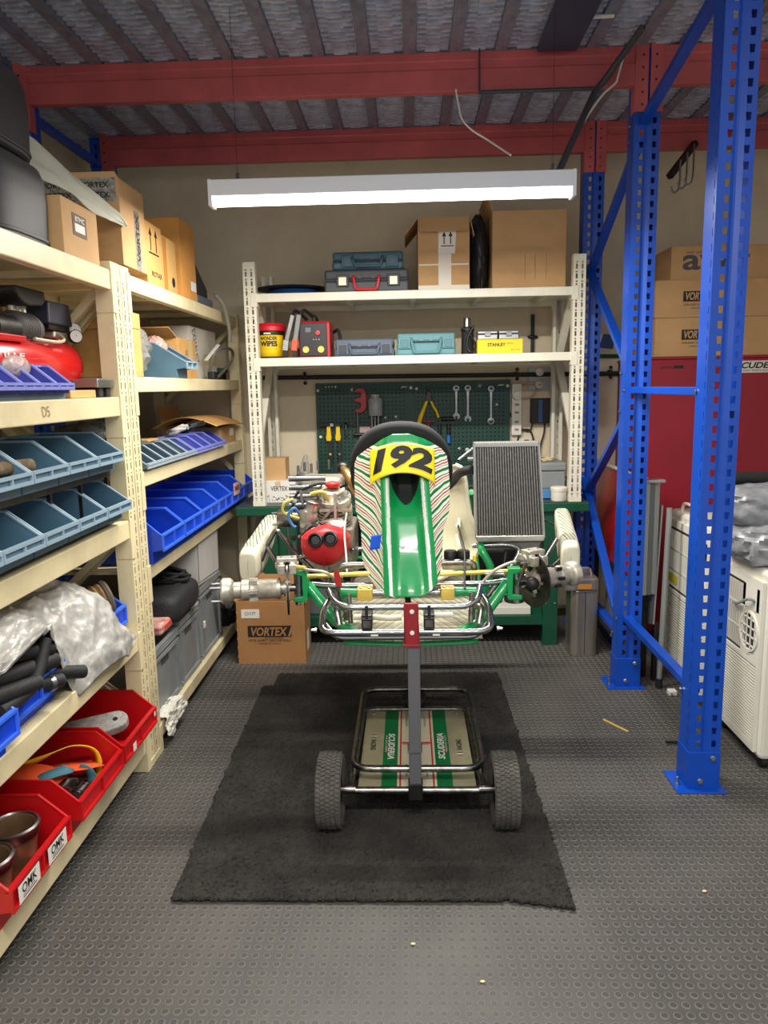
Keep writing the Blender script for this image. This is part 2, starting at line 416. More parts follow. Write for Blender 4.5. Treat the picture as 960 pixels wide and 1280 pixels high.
# ------------------------------------------------ batten lamp
def batten(label, x0, x1, y, z, hung):
    r = thing('batten_lamp', label, 'lamp', ((x0+x1)/2, y, z))
    MB().box(x0, x1, y-.036, y+.036, z+.038, z+.1).build('housing', mat('lamp_housing_white', (214, 216, 222), .4), r, bevel=.004)
    m = MB(); n = 10
    pr = [(.031*cos(pi*k/n), -.034*sin(pi*k/n)) for k in range(n+1)]
    m.prism([(a, b) for a, b in pr], (x0+.012, y, z+.0378), (0, 1, 0), (0, 0, 1), (x1-x0-.024, 0, 0))
    m.build('lens', mat('glowing_lens', (255, 250, 240), .4, emit=LAMP_STRENGTH), r)
    ld = bpy.data.lights.new('lamp_light', 'AREA'); ld.shape = 'RECTANGLE'; ld.size = x1-x0-.06; ld.size_y = .05; ld.energy = LAMP_WATTS; ld.color = LAMP_COLOR
    lo = bpy.data.objects.new('lamp_light', ld); COL.objects.link(lo); lo.parent = r; lo.location = V(((x0+x1)/2, y, z+.0025))-V(r.location)
    for xx in (x0, x1-.012): MB().box(xx-.002, xx+.014, y-.037, y+.037, z+.001, z+.102).build('end_cap', mat('lamp_housing_white', (214, 216, 222), .4), r, bevel=.003)
    for xx in hung:
        m = MB(); m.box(xx-.006, xx+.006, y-.004, y+.004, z+.1, z+.13); m.tube([(xx, y, z+.13), (xx, y, 2.94)], .0009, 6); m.build('hanger', DARKSTEEL, r)
    return r
batten('long glowing white batten lamp hanging above the workbench', -.772, .666, 3.15, 2.214, (-.66, .58))
batten('second batten lamp hanging over the aisle behind the camera', -.8, .8, .55, 2.5, (-.6, .6))
MB().box(LEFT_X, RIGHT_X, .51, .59, 2.93, 3.1).build('trim_1', GALV, kind='structure')
# ------------------------------------------------ cables and tubes under the deck
WIRE = mat('white_cable', (214, 212, 204), .5)
MB().tube(spline([(.985, 3.50, 2.95), (.955, 3.54, 2.90), (.93, 3.56, 2.80), (.92, 3.56, 2.775), (.858, 3.56, 2.72), (.78, 3.55, 2.61), (.685, 3.40, 2.46), (.62, 3.24, 2.35), (.58, 3.16, 2.318)]), .005, 7).build('lamp_cable', WIRE, label='white cable drooping from the deck to the right end of the lamp', cat='cable')
MB().tube(spline([(.231, 3.57, 2.775), (.245, 3.57, 2.70), (.258, 3.56, 2.649), (.30, 3.55, 2.60), (.37, 3.55, 2.557), (.45, 3.40, 2.45)]), .004, 7).build('lamp_cable', WIRE, label='thin white cable dangling below the near red beam above the lamp', cat='cable')
MB().tube(fillet([(.985, 3.40, 2.93), (.87, 3.555, 2.785), (.83, 3.555, 2.74), (.615, 3.2, 2.33)], .06), .014, 10).build('conduit', mat('grey_conduit', (60, 60, 66), .5), label='dark flexible conduit slanting down from the deck to the lamp', cat='conduit')
m = MB(); m.tube([(.335, 3.575, 2.762), (.83, 3.575, 2.762)], .009, 8); m.tube([(.335, 3.578, 2.757), (.335, 3.578, 2.94)], .004, 6); m.build('conduit', mat('grey_conduit', (60, 60, 66), .5), label='thin dark tube running along the underside of the near red beam', cat='conduit')
m = MB(); m.box(.58, .75, 3.1, 3.55, 2.905, 2.932); m.build('junction_box', mat('dark_blue_box', (52, 58, 84), .5), bevel=.004, label='dark flat box fixed under the deck in front of the red beam', cat='box')
m = MB(); m.tube([(.74, 3.3, 2.928), (.84, 3.3, 2.93)], .008, 8); m.build('cable_tie', WIRE, label='short white cable stub lying under the deck by the blue post', cat='cable')
# hooks hanging at the back right
r = thing('hook_rail', 'dark rail with three metal hooks hanging behind the near blue post', 'hooks', (1.57, 4.4, 2.6))
MB().bar((1.45, 4.42, 2.60), (1.62, 4.525, 2.80), .03, .03).build('rail', DARKSTEEL, r)
for k in range(3):
    x = 1.50+.035*k; MB().tube(spline([(x, 4.4, 2.68+.04*k), (x, 4.4, 2.56+.02*k), (x-.012, 4.4, 2.52+.02*k), (x-.034, 4.4, 2.515+.02*k), (x-.045, 4.4, 2.545+.02*k)]), .005, 7).build('hook', STEEL, r)
# ------------------------------------------------ carpet mat on the floor
def carpet():
    x0, x1, y0, y1 = -.775, .462, 1.965, 3.775; nu, nv = 190, 270
    m = MB(); rnd = random.Random(3)
    def inside(u, v):
        x = x0+u*(x1-x0); y = y0+v*(y1-y0)
        lx = -.722-.03*(y-2.0)/1.6+.006*nz((0, y*22, 0))
        if y > 3.61: lx = -.695+.004*nz((0, y*30, 0))
        rx = .462-.012*(y-2)/1.8+.010*nz((3, y*16, 0))+.008*nz((5, y*60, 0))
        yb = 2.0-.035*max(0, (x-.28)/.18)+.005*nz((x*20, 9, 0))
        return lx < x < rx and yb < y < 3.77+.004*nz((x*20, 2, 0))
    def fn(u, v):
        x = x0+u*(x1-x0); y = y0+v*(y1-y0)
        z = .011+rnd.uniform(-.005, .005)+.004*max(0, nz((x*1.5, y*6, 1)))
        return (x+rnd.uniform(-.002, .002), y+rnd.uniform(-.002, .002), z)
    m.grid(fn, nu, nv, False, skip=lambda u, v: not inside(u, v))
    return m.build('carpet', mat('charcoal_carpet', (58, 54, 49), .95, rgb2=(36, 34, 31), vscale=5, bump=.6, bscale=400), solid=.008, label='dark charcoal carpet mat with frayed edges under the trolley', cat='mat')
carpet()
# ================================================================== boltless shelving
def slot_upright(mb, w, d, h, sx=1):
    """angle-section upright; slotted face to +x, at x = 0, spans y 0..w ; returns along -x"""
    ys = [0, w*.18, w*.18+.010, w*.64, w*.64+.010, w]; n = int((h-.02)/.05)
    zb = [0]
    for k in range(n): zb += [k*.05+.008, k*.05+.034, k*.05+.040, k*.05+.047]
    zb.append(h)
    for j in range(len(zb)-1):
        for i in range(5):
            if i in (1, 3) and j % 2 == 1: continue
            mb.add([(0, ys[i], zb[j]), (0, ys[i+1], zb[j]), (0, ys[i+1], zb[j+1]), (0, ys[i], zb[j+1])], [(0, 1, 2, 3)])
    for y, s in ((0, 1), (w, -1)):
        mb.add([(0, y, 0), (-d, y, 0), (-d, y, h), (0, y, h)], [(0, 1, 2, 3)])
        mb.add([(-d, y, 0), (-d, y+s*.018, 0), (-d, y+s*.018, h), (-d, y, h)], [(0, 1, 2, 3)])
def shelving(label, loc, rot, Wd, D, H, levels, M, bh=.07, uw=.085, ud=.06, rear_top=None, back_cols=0, conn=.15):
    r = thing('shelving_rack', label, 'shelving', loc, rot)
    T = Matrix.Translation(V(loc)) @ Matrix.Rotation(rot, 4, 'Z')
    def bld(m, name, p=r, **k):
        m.v = [T @ q for q in m.v]; return m.build(name, M, p, **k)
    for y in (-Wd/2, Wd/2-uw):
        for x, fl in ((0, 0), (-D, 1)):
            m = MB(); slot_upright(m, uw, ud, H)
            m.v = [V(((-q.x-D if fl else q.x), q.y+y, q.z)) for q in m.v]
            u = bld(m, 'upright', solid=.0022)
            xa, xb = (-ud, .004) if not fl else (-D-.004, -D+ud)
            bld(MB().box(xa, xb, y-.002, y+uw+.002, 0, .03), 'foot_plate', u)
        # end frame bracing
        ym = y+uw/2
        bld(MB().bar((-.05, ym, .08), (-D+.05, ym, .08), .02, .03), 'brace')
        nd = [H-.08, H-.54, H-1.0, H-1.42, H-1.78]
        for k in range(4):
            if nd[k+1] < .05: break
            a, b = (-.05, -D+.05) if k % 2 == 0 else (-D+.05, -.05)
            bld(MB().bar((a, ym, nd[k]), (b, ym, nd[k+1]), .026, .04, (0, 1, 0)), 'brace')
    for z in levels:
        for x in (0, -D):
            s = 1 if x == 0 else -1
            m = MB(); a, b = sorted((x-s*.001, x-s*.04)); m.box(a, b, -Wd/2+uw, Wd/2-uw, z-bh, z)
            bm = bld(m, 'beam', bevel=.004)
            for yy, sy in ((-Wd/2+uw, -1), (Wd/2-uw, 1)):
                c = MB(); y0, y1 = sorted((yy-sy*.006, yy+sy*.03)); a, b = sorted((x+s*.001, x+s*.005)); c.box(a, b, y0, y1, z-conn, z+.004)
                y0, y1 = sorted((yy-sy*.006, yy-sy*.001)); a, b = sorted((x+s*.004, x-s*.06)); c.box(a, b, y0, y1, z-conn, z-.002)
                bld(c, 'beam_connector', bm, bevel=.002)
        m = MB(); m.box(-D+.04, -.04, -Wd/2+.01, Wd/2-.01, z-.016, z-.003)
        for k in range(5):
            yy = -Wd/2+Wd*(k+.5)/5; m.box(-D+.05, -.05, yy-.012, yy+.012, z-.04, z-.016)
        bld(m, 'shelf_panel')
    return r
RX = -1.055
AL = [.15, .575, 1.02, 1.48, 1.93]; BL = [.115, .80, 1.18, 1.555, 1.94]
RACK_A = shelving('long cream boltless shelving nearest the camera on the left', (RX, 1.852, 0), 0, 2.01, .55, 1.96, AL, CREAM)
shelving('long cream boltless shelving further back beside the workbench', (RX, 3.875, 0), 0, 2.02, .55, 1.96, BL, CREAM, bh=.06)
text('D5', RACK_A, (RX+.0002, 2.19, 1.446), (0, 1, 0), (0, 0, 1), .05, .03, mat('pencil_brown', (150, 128, 92), .8), 0, -.2)
# ================================================================== storage bins (front to +x)
def bin_mesh(L, Wd, H, hl, s, t=.0035, lip=.04, under=.045):
    m = MB()
    side = [(-L, 0), (-lip, 0), (-lip, under), (-.004, under+.008), (-.004, hl), (-s, H), (-L, H)]
    for y in (-Wd/2, Wd/2-t): m.prism(side, (0, y, 0), (1, 0, 0), (0, 0, 1), (0, t, 0))
    m.box(-L, -lip, -Wd/2+t, Wd/2-t, 0, t); m.box(-L, -L+t, -Wd/2+t, Wd/2-t, t, H)
    m.box(-lip-t, -lip, -Wd/2+t, Wd/2-t, t, under)
    m.prism([(-lip-t, under), (-.004, under+.008), (-.004, hl), (-.004-t, hl), (-.004-t, under+.012), (-lip-t, under+.006)], (0, -Wd/2+t, 0), (1, 0, 0), (0, 0, 1), (0, Wd-2*t, 0))
    return m
def rim_mesh(L, Wd, H, hl, s):
    m = MB(); w = .0075
    for y in (-Wd/2-.001, Wd/2-w+.001):
        m.box(-L, -s, y, y+w, H-.004, H+.002)
        m.prism([(-s, H-.004), (-.004, hl-.004), (-.004, hl+.002), (-s, H+.002)], (0, y, 0), (1, 0, 0), (0, 0, 1), (0, w, 0))
    m.box(-L-.001, -L+w, -Wd/2, Wd/2, H-.004, H+.002)
    return m
def lip_mesh(Wd, hl, under):
    m = MB(); e = .006
    m.box(-.012, 0.004, -Wd/2, Wd/2, hl-.005, hl+.003); m.box(-.004, .004, -Wd/2, Wd/2, under+.002, under+.012)
    for y in (-Wd/2, -e/2, Wd/2-e): m.box(-.004, .0035, y, y+e, under+.01, hl-.004)
    return m
BINK = {}
def bin_(kind, M, dims, label, loc, group, rot=0, under=.045, lip=.04):
    if kind not in BINK:
        r = thing('storage_bin', label, 'storage bin', (0, 0, 0), 0, group)
        L, Wd, H, hl, s = dims
        b = bin_mesh(L, Wd, H, hl, s, lip=lip, under=under).build('body', M, r, bevel=.0015)
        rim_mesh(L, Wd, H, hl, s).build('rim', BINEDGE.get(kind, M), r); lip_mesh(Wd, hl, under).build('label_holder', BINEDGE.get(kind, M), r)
        BINK[kind] = r; r.location = loc; r.rotation_euler = (0, 0, rot)
        return r
    return dup(BINK[kind], loc, rot, label, group)
# --- red bins on the bottom shelf of the near rack
RG = 'red bins on the lowest shelf'
rb = []
for y, w, lab in ((1.835, 0, 'red storage bin with two white labels holding brass-coloured pots'), (2.245, 0, 'red storage bin full of coloured ratchet straps'), (2.60, 0, 'red storage bin with a grey metal part, beside the cream upright')):
    rb.append(bin_('red', BINRED, (.40, .335, .195, .125, .085), lab, (-1.005, y, .151), RG, under=.06, lip=.05))
for dy in (-.085, .075):
    lb = MB().box(-1.0005, -1.0, 1.835+dy-.055, 1.835+dy+.055, .218, .268).build('label', WHITEP, rb[0])
    text('OMK', lb, (-1.0, 1.835+dy, .25), (0, 1, 0), (0, 0, 1), .075, .026, INK, .02); MB().box(-.9999, -.9996, 1.80+dy, 1.87+dy, .225, .228).build('print_line', INK, lb); MB().box(-.9999, -.9996, 1.80+dy, 1.86+dy, .232, .234).build('print_line', INK, lb)
MB().box(-1.0005, -1.0, 2.505, 2.535, .22, .25).build('label', WHITEP, rb[2]); MB().box(-1.0005, -1.0, 2.735, 2.75, .25, .268).build('label', WHITEP, rb[2])
def pot(x, y, label):
    r = thing('metal_pot', label, 'pot', (x, y, .155), group='brass-coloured pots in the red bin')
    B = mat('bronze_metal', (150, 122, 92), .38, .7, var=.1, vscale=12)
    MB().lathe([(.045, 0), (.05, .004), (.062, .13), (.066, .145), (.070, .152), (.066, .157), (.058, .152), (.054, .13), (.04, .01), (0, .008)], (x, y, .155), n=28).build('shell', B, r)
    MB().lathe([(.0675, .128), (.0715, .148), (.0715, .156), (.064, .159), (.0605, .155)], (x, y, .155), n=28, cap=False).build('rim', STEEL, r)
pot(-1.12, 1.905, 'bronze metal pot with a steel rim, right of two in the red bin'); pot(-1.115, 1.755, 'bronze metal pot, left of two in the red bin at the photo edge')
def strap(label, pts, w, M, name='ratchet_strap', th=.003, up=(0, 0, 1)):
    P = spline(pts, 6); m = MB()
    vs = []; n = len(P)
    for i in range(n):
        t = (P[min(i+1, n-1)]-P[max(i-1, 0)]).normalized(); a = t.cross(V(up)).normalized()*w/2
        vs += [P[i]-a, P[i]+a]
    m.add(vs, [(2*i, 2*i+1, 2*i+3, 2*i+2) for i in range(n-1)], True)
    return m.build(name, M, solid=th, label=label, cat='strap', group='straps in the red bin')
ORANGE = mat('orange_webbing', (235, 86, 30), .8, bump=.3, bscale=300); YWEB = mat('yellow_webbing', (245, 200, 20), .75, bump=.2, bscale=300); TWEB = mat('teal_webbing', (70, 120, 135), .8, bump=.3, bscale=300)
strap('yellow webbing strap looped over the straps in the red bin', [(-1.30, 2.20, .31), (-1.2, 2.24, .335), (-1.14, 2.31, .34), (-1.09, 2.36, .31), (-1.07, 2.37, .26), (-1.08, 2.355, .20)], .028, YWEB, up=(.3, .8, .5))
strap('flat orange strap end at the back of the red bin', [(-1.36, 2.14, .315), (-1.27, 2.16, .33), (-1.18, 2.18, .315), (-1.12, 2.175, .28)], .11, ORANGE)
strap('orange webbing with teal stitching lying across the red bin', [(-1.22, 2.22, .285), (-1.15, 2.27, .285), (-1.1, 2.31, .272), (-1.07, 2.36, .255)], .07, ORANGE)
strap('teal webbing strap twisted on top of the pile in the red bin', [(-1.2, 2.13, .29), (-1.15, 2.16, .315), (-1.1, 2.21, .315), (-1.13, 2.25, .30)], .04, TWEB, up=(.6, .2, .9))
strap('short teal strap end hanging down inside the red bin', [(-1.1, 2.29, .28), (-1.075, 2.295, .265), (-1.065, 2.30, .235), (-1.066, 2.29, .20)], .03, TWEB, up=(0, 1, .2))
for k, (x, y, z) in enumerate(((-1.12, 2.21, .255), (-1.085, 2.26, .215))):
    r = thing('ratchet_buckle', ('zinc ratchet buckle under the teal strap in the red bin', 'small zinc ratchet buckle at the front of the strap bin')[k], 'buckle', (x, y, z-.03), group='buckles in the red bin')
    MB().box(x-.035, x+.035, y-.03, y-.024, z-.03, z+.012).build('side_plate', BOLT, r); MB().box(x-.035, x+.035, y+.024, y+.03, z-.03, z+.012).build('side_plate', BOLT, r)
    MB().cyl((x, y-.034, z), (x, y+.034, z), .012).build('spool', BOLT, r); MB().tube([(x+.03, y-.025, z-.01), (x+.055, y-.02, z+.005), (x+.055, y+.02, z+.005), (x+.03, y+.025, z-.01)], .004, 6).build('handle', DARKSTEEL, r)
MB().box(-1.38, -1.06, 2.10, 2.40, .156, .20).build('folded_strap', mat('dark_webbing', (70, 40, 30), .9, bump=.4, bscale=200), bevel=.02, label='folded dark webbing under the coloured straps in the red bin', cat='strap')
# grey cast part in the far red bin
r = thing('cast_bracket', 'light grey cast metal bracket lying in the red bin by the upright', 'bracket', (-1.16, 2.60, .155))
g = mat('rough_grey_casting', (158, 155, 150), .8, var=.15, vscale=40, bump=.4, bscale=120)
T = Matrix.Translation((-1.17, 2.60, .255)) @ Matrix.Rotation(.5, 4, 'Z') @ Matrix.Rotation(.35, 4, 'X') @ Matrix.Rotation(-.12, 4, 'Y'); m = MB(); m.T = T
pl = [(.075*cos(a), .055*sin(a)) for a in [pi/2*k/6-pi/2+pi*k/12*0 for k in range(0)]]
pl = [(.07+.045*cos(t), .045*sin(t)) for t in [-pi/2+pi*k/8 for k in range(9)]]+[(-.13, .062), (-.13, -.062)]
m.prism(pl, (0, 0, 0), (1, 0, 0), (0, 1, 0), (0, 0, .035)); m.build('body', g, r, bevel=.006)
m = MB(); m.T = T; m.cyl((.07, 0, .0345), (.07, 0, .037), .009).build('hole', BLACK, r)
m = MB(); m.T = T; m.box(-.2, -.06, -.075, .075, -.07, -.004); m.build('mount', mat('dull_grey_metal', (96, 92, 92), .6, .3), r, bevel=.01)
# --- blue bins on the shelf above
BG = 'bright blue bins under the silver tarp'
b4 = bin_('blue4', BINBLUE, (.38, .30, .18, .12, .08), 'bright blue bin at the left photo edge below the black hoses', (-1.02, 1.66, .576), BG, under=.05)
bin_('blue4', BINBLUE, None, 'bright blue bin half hidden under the black rubber hoses', (-1.06, 2.02, .576), BG)
bin_('blue4', BINBLUE, None, 'bright blue bin holding a woven basket roll beside the silver tarp', (-1.085, 2.60, .576), BG)
MB().ball((-1.16, 1.68, .65), (.09, .07, .05)).build('parts_bag', mat('clear_grey_bag', (150, 145, 140), .35), label='small pale bag of parts in the leftmost blue bin', cat='bag')
def ribbed_roll():
    r = thing('ribbed_filter_roll', 'tan ribbed filter roll sticking out of the blue bin', 'filter', (-1.13, 2.55, .60))
    a, b = V((-1.34, 2.50, .68)), V((-1.135, 2.675, .745)); d = (b-a)
    prof = []
    n = 26
    for k in range(n+1):
        h = d.length*k/n; prof.append((.058+(.004 if k % 2 else -.002), h))
    MB().lathe(prof, a, d, 24).build('ribs', mat('tan_rib', (150, 116, 70), .7, rgb2=(112, 84, 52), vscale=30), r)
    MB().lathe([(.05, d.length), (.062, d.length+.001), (.066, d.length+.012), (.06, d.length+.02), (.048, d.length+.016), (.045, d.length-.02), (0, d.length-.02)], a, d, 24).build('end_ring', mat('grey_ring', (96, 84, 70), .6), r)
ribbed_roll()
def hoses():
    H = mat('black_hose_rubber', (34, 34, 35), .62, var=.15, vscale=20, bump=.15, bscale=80)
    L = [('straight black rubber hose reaching furthest over the shelf edge', [(-1.24, 1.85, .735), (-1.14, 2.0, .71), (-1.03, 2.225, .635)], .021),
         ('short black rubber hose with a clamp below the longest hose', [(-1.2, 1.86, .70), (-1.1, 1.98, .68), (-1.045, 2.105, .655)], .021),
         ('black rubber hose bent upward at the front of the pile', [(-1.05, 1.78, .70), (-1.045, 1.92, .70), (-1.045, 1.985, .735), (-1.05, 2.045, .80)], .019),
         ('top black rubber hose with an open cut end', [(-1.22, 1.78, .84), (-1.13, 1.95, .835), (-1.075, 2.10, .80)], .021),
         ('second black rubber hose from the top of the pile', [(-1.2, 1.72, .825), (-1.1, 1.9, .80), (-1.055, 2.08, .765)], .022),
         ('black rubber hose curving over the back of the pile', [(-1.2, 1.68, .80), (-1.17, 1.8, .86), (-1.14, 1.92, .87), (-1.13, 2.0, .825)], .02),
         ('black rubber hose with open end in the middle of the pile', [(-1.15, 1.7, .76), (-1.09, 1.86, .755), (-1.05, 2.085, .725)], .024),
         ('low black rubber hose at the left photo edge', [(-1.1, 1.62, .765), (-1.06, 1.78, .74), (-1.035, 1.95, .71)], .022)]
    for lab, pts, rd in L:
        r = thing('rubber_hose', lab, 'hose', pts[0], group='black rubber hoses on the shelf')
        P = spline(pts, 8); MB().tube(P, rd, 14).build('hose_wall', H, r)
        d = (P[-1]-P[-2]).normalized(); MB().lathe([(rd*.72, 0), (rd*.72, .001), (0, .001)], P[-1], d, 14).build('bore', mat('bore_black', (8, 8, 8), .9), r)
        MB().lathe([(rd, -.0005), (rd, .002), (rd*.72, .002), (rd*.72, -.0005)], P[-1], d, 14, cap=False).build('cut_end', mat('hose_cut', (70, 70, 70), .7), r)
    r = thing('hose_clamp', 'small zinc hose clamp on the short black hose', 'clamp', (-1.06, 2.07, .63)); MB().cyl((-1.062, 2.06, .66), (-1.056, 2.075, .658), .0235, n=18).build('band', BOLT, r)
    MB().box(-1.062, -1.048, 2.06, 2.072, .68, .692).build('screw', BOLT, r)
hoses()
def crumple(x, y, seed, amp=1.0, s=9):
    """creased cloth: sharp folds from cell distances plus ridged noise, about -1..1"""
    w = .25*noise.noise(V((x*s*.6, y*s*.6, seed+5)))
    d = noise.voronoi(V((x*s*.55+w, y*s*.55-w, seed)))[0]; e = noise.voronoi(V((x*s*1.3-w, y*s*1.3+w, seed+2)))[0]
    a = noise.noise(V((x*s*.7, y*s*.7, seed))); b = noise.noise(V((x*s*2.3+4, y*s*2.3, seed+3)))
    return amp*(.45-.85*(d[1]-d[0])**.9-.35*(e[1]-e[0])+.45*(.5-abs(a)*2)+.10*(1-abs(b)*2))
SILVER = mat('silver_tarp_fabric', (188, 186, 180), .42, .12, var=.12, vscale=25, bump=.3, bscale=50)
def tarp():
    m = MB()
    # s runs along the shelf (toward the back wall), t from the rear of the shelf out over its front edge
    Y0, Y1 = 1.66, 2.71
    def fn(u, v):
        y = Y0+(Y1-Y0)*u
        top = .90-.10*max(0, u-.55)/.45-.20*max(0, (u-.80)/.20)**2
        front = -1.02+.015*sin(u*9)
        # profile: starts behind, rises over a lump, falls over the front; right part hangs lower
        low = .575+.02 if u > .5 else .575+.02+.30*(1-min(1, max(0, (u-.30)/.2)))
        low = .56+.26*(1-min(1, max(0, (u-.36)/.2)))
        if u > .86: low += .06*(u-.86)/.14
        if v < .35:
            k = v/.35; x = -1.48+(.20)*k; z = .62+(top-.62)*sin(k*pi/2)
        elif v < .6:
            k = (v-.35)/.25; x = -1.28+.12*k; z = top-.02*k
        else:
            k = (v-.6)/.4; x = -1.16+(front+1.16)*sin(k*pi/2); z = top-.02+(low-top+.02)*(k**1.3)
        c = .7*crumple(y*1.1+.3*v, v*.8, 2.0, 1, 15)+1.1*crumple(y*1.1-.4*v, v*.9, 6.0, 1, 6.5); w = .034*min(1, v*3)
        fold = .022*sin(14*u+6*v+2*sin(5*v))
        return (x+c*w*.6-.02+fold*.5, y+.02*nz((y*6, v*6, 5)), max(z+c*w*.7+fold-.01, .582 if x < -1.06 else .52))
    m.grid(fn, 150, 120)
    m.build('silver_tarp', SILVER, solid=.0015, label='crumpled silver tarpaulin heaped on the shelf above the red bins', cat='tarpaulin')
tarp()
# --- steel blue bins in two rows
UG = 'upper row of steel-blue bins'; LG = 'lower row of steel-blue bins'
ords = ['next to the cream upright', 'second from the upright', 'third from the upright', 'fourth from the upright', 'fifth from the upright']
for k in range(5):
    bin_('steel', BINSTEEL, (.30, .216, .135, .062, .105), 'steel-blue bin in the upper row, '+ords[k], (-1.03, 2.585-.2225*k, 1.222), UG, under=.03, lip=.035)
for k in range(5):
    bin_('steel', BINSTEEL, None, 'steel-blue bin in the lower row, '+ords[k], (-1.015, 2.588-.2225*k, 1.045), LG)
r = thing('bin_rail', 'dark steel stand holding the two rows of steel-blue bins', 'stand', (-1.25, 2.2, 1.021))
for x in (-1.30, -1.10):
    MB().box(x-.012, x+.012, 1.25, 2.71, 1.196, 1.22).build('rail', DARKSTEEL, r); MB().box(x-.012, x+.012, 1.25, 2.71, 1.021, 1.043).build('rail', DARKSTEEL, r)
for y in (1.3, 1.81, 2.255, 2.475, 2.70):
    for x in (-1.30, -1.10): MB().box(x-.006, x+.006, y-.006, y+.006, 1.043, 1.196).build('leg', DARKSTEEL, r)
MB().tube([(-1.13, 1.93, 1.30), (-1.07, 2.10, 1.297)], .021, 14).build('cardboard_tube', mat('dirty_brown', (128, 112, 84), .9, rgb2=(80, 66, 48), vscale=40), label='short dirty brown tube lying on the steel-blue bins', cat='tube')
# --- air compressor with its violet bins in front
def compressor():
    R = mat('compressor_red', (206, 22, 28), .25, coat=.5); X = -1.255; Z = 1.592
    r = thing('air_compressor', 'red air compressor with black motor and pressure gauges on the shelf', 'compressor', (X, 2.35, 1.481))
    prof = [(.0, 0), (.045, .004), (.072, .02), (.088, .055), (.088, .72), (.072, .755), (.045, .772), (0, .776)]
    tk = MB().lathe(prof, (X, 2.02, Z), (0, 1, 0), 32).build('tank', R, r)
    MB().lathe([(.0892, 0), (.0892, .006)], (X, 2.715, Z), (0, 1, 0), 32).build('weld_seam', R, tk)
    for y in (2.15, 2.66):
        MB().box(X-.06, X+.06, y-.015, y+.015, 1.481, 1.52).build('foot', BLACK, r)
    MB().cyl((X+.01, 2.715, Z+.075), (X+.01, 2.715, 1.70), .018, .013).build('outlet_boss', R, r)
    MB().box(X-.09, X+.08, 2.05, 2.36, 1.655, 1.675).build('platform', R, r, bevel=.004)
    mo = MB(); mo.lathe([(.0, 0), (.04, 0), (.052, .01), (.052, .12), (.044, .15), (0, .152)], (X, 2.41, 1.708), (0, 1, 0), 24)
    mo = mo.build('motor', mat('motor_grey', (92, 90, 88), .5, .4), r)
    mm = MB()
    for k in range(9): mm.lathe([(.054, 0), (.054, .003)], (X, 2.425+.011*k, 1.708), (0, 1, 0), 24)
    mm.build('cooling_fins', mat('motor_grey', (92, 90, 88), .5, .4), mo)
    MB().cyl((X, 2.28, 1.70), (X, 2.41, 1.70), .045).build('motor_housing', DARKSTEEL, r)
    MB().box(X-.05, X+.05, 2.38, 2.56, 1.655, 1.668).build('base', BLACK, r)
    for k in range(3): MB().cyl((X-.01, 2.46+.032*k, 1.755), (X-.01, 2.46+.032*k, 1.802), .014).build('cylinder_stud', ALU, r)
    m = MB()
    pl = [(2.38+.09-.09*cos(t), 1.822-.045*sin(t)) for t in [pi*k/10*.5 for k in range(11)]]+[(2.55, 1.785), (2.57, 1.80), (2.57, 1.832), (2.38, 1.832)]
    m.prism(pl, (X-.05, 0, 0), (0, 1, 0), (0, 0, 1), (.1, 0, 0)); m.build('head_cover', BLACK, r, bevel=.005)
    sw = MB().prism([(2.585, 1.732), (2.77, 1.732), (2.75, 1.808), (2.59, 1.808)], (X-.05, 0, 0), (0, 1, 0), (0, 0, 1), (.1, 0, 0)).build('pressure_switch', mat('navy_plastic', (44, 48, 60), .5), r, bevel=.006)
    MB().lathe([(.011, 0), (.011, .012), (.008, .016), (0, .016)], (X, 2.65, 1.808), (0, 0, 1), 12).build('knob', R, sw)
    MB().box(X-.04, X+.04, 2.60, 2.76, 1.715, 1.732).build('base', DARKSTEEL, sw)
    MB().box(X-.015, X+.03, 2.66, 2.76, 1.688, 1.714).build('manifold', ALU, r, bevel=.006)
    gg = mat('gauge_face', (236, 234, 228), .3)
    for (gx, gy, gz, rr, n) in ((X+.06, 2.765, 1.70, .024, 1), (X+.04, 2.80, 1.725, .026, 2)):
        ax = V((1, -1.1, .1)).normalized(); o = V((gx, gy, gz))
        g = MB().lathe([(0, -.03), (rr*.8, -.03), (rr, -.02), (rr, 0), (rr*.92, .003), (rr*.9, -.001)], o, ax, 20, cap=False).build('pressure_gauge', DARKSTEEL if n == 1 else BOLT, r)
        MB().lathe([(rr*.9, 0), (0, .0005)], o, ax, 20).build('dial', gg, g)
        MB().bar(o+ax*.001, o+ax*.001+V((0, .3, .9))*rr*.7, .0015, .001).build('needle', INK, g)
    MB().lathe([(0, 0), (.03, 0), (.034, .006), (.034, .03), (.028, .036), (.02, .036), (.018, .024), (0, .024)], (X+.0, 2.825, 1.75), V((1, -.35, 0)), 20).build('regulator_knob', ALU, r)
    MB().tube(spline([(X+.06, 2.45, 1.672), (X+.085, 2.55, 1.667), (X+.07, 2.64, 1.68), (X+.03, 2.68, 1.70)]), .006, 8).build('air_pipe', mat('pale_hose', (176, 168, 140), .5), r)
    text('ILLE', r, (X+.0885, 2.26, 1.612), (0, 1, 0), (0, 0, 1), .12, .017, WHITEP, .02); text('R L', r, (X+.0885, 2.23, 1.586), (0, 1, 0), (0, 0, 1), .08, .017, WHITEP, .02)
compressor()
for k in range(5):
    bin_('violet', BINPURP, (.10, .101, .085, .028, .075), 'small violet-blue bin in front of the compressor, '+['rightmost', 'second from the right', 'third from the right', 'fourth from the right', 'fifth from the right'][k], (-1.045, 2.318-.1035*k, 1.498), 'violet bins in front of the compressor', under=.008, lip=.015)
r = thing('bin_plinth', 'low slate plinth carrying the violet-blue bins', 'plinth', (-1.1, 2.1, 1.481))
MB().box(-1.145, -1.075, 1.75, 2.37, 1.4805, 1.497).build('board', BINGREY, r)
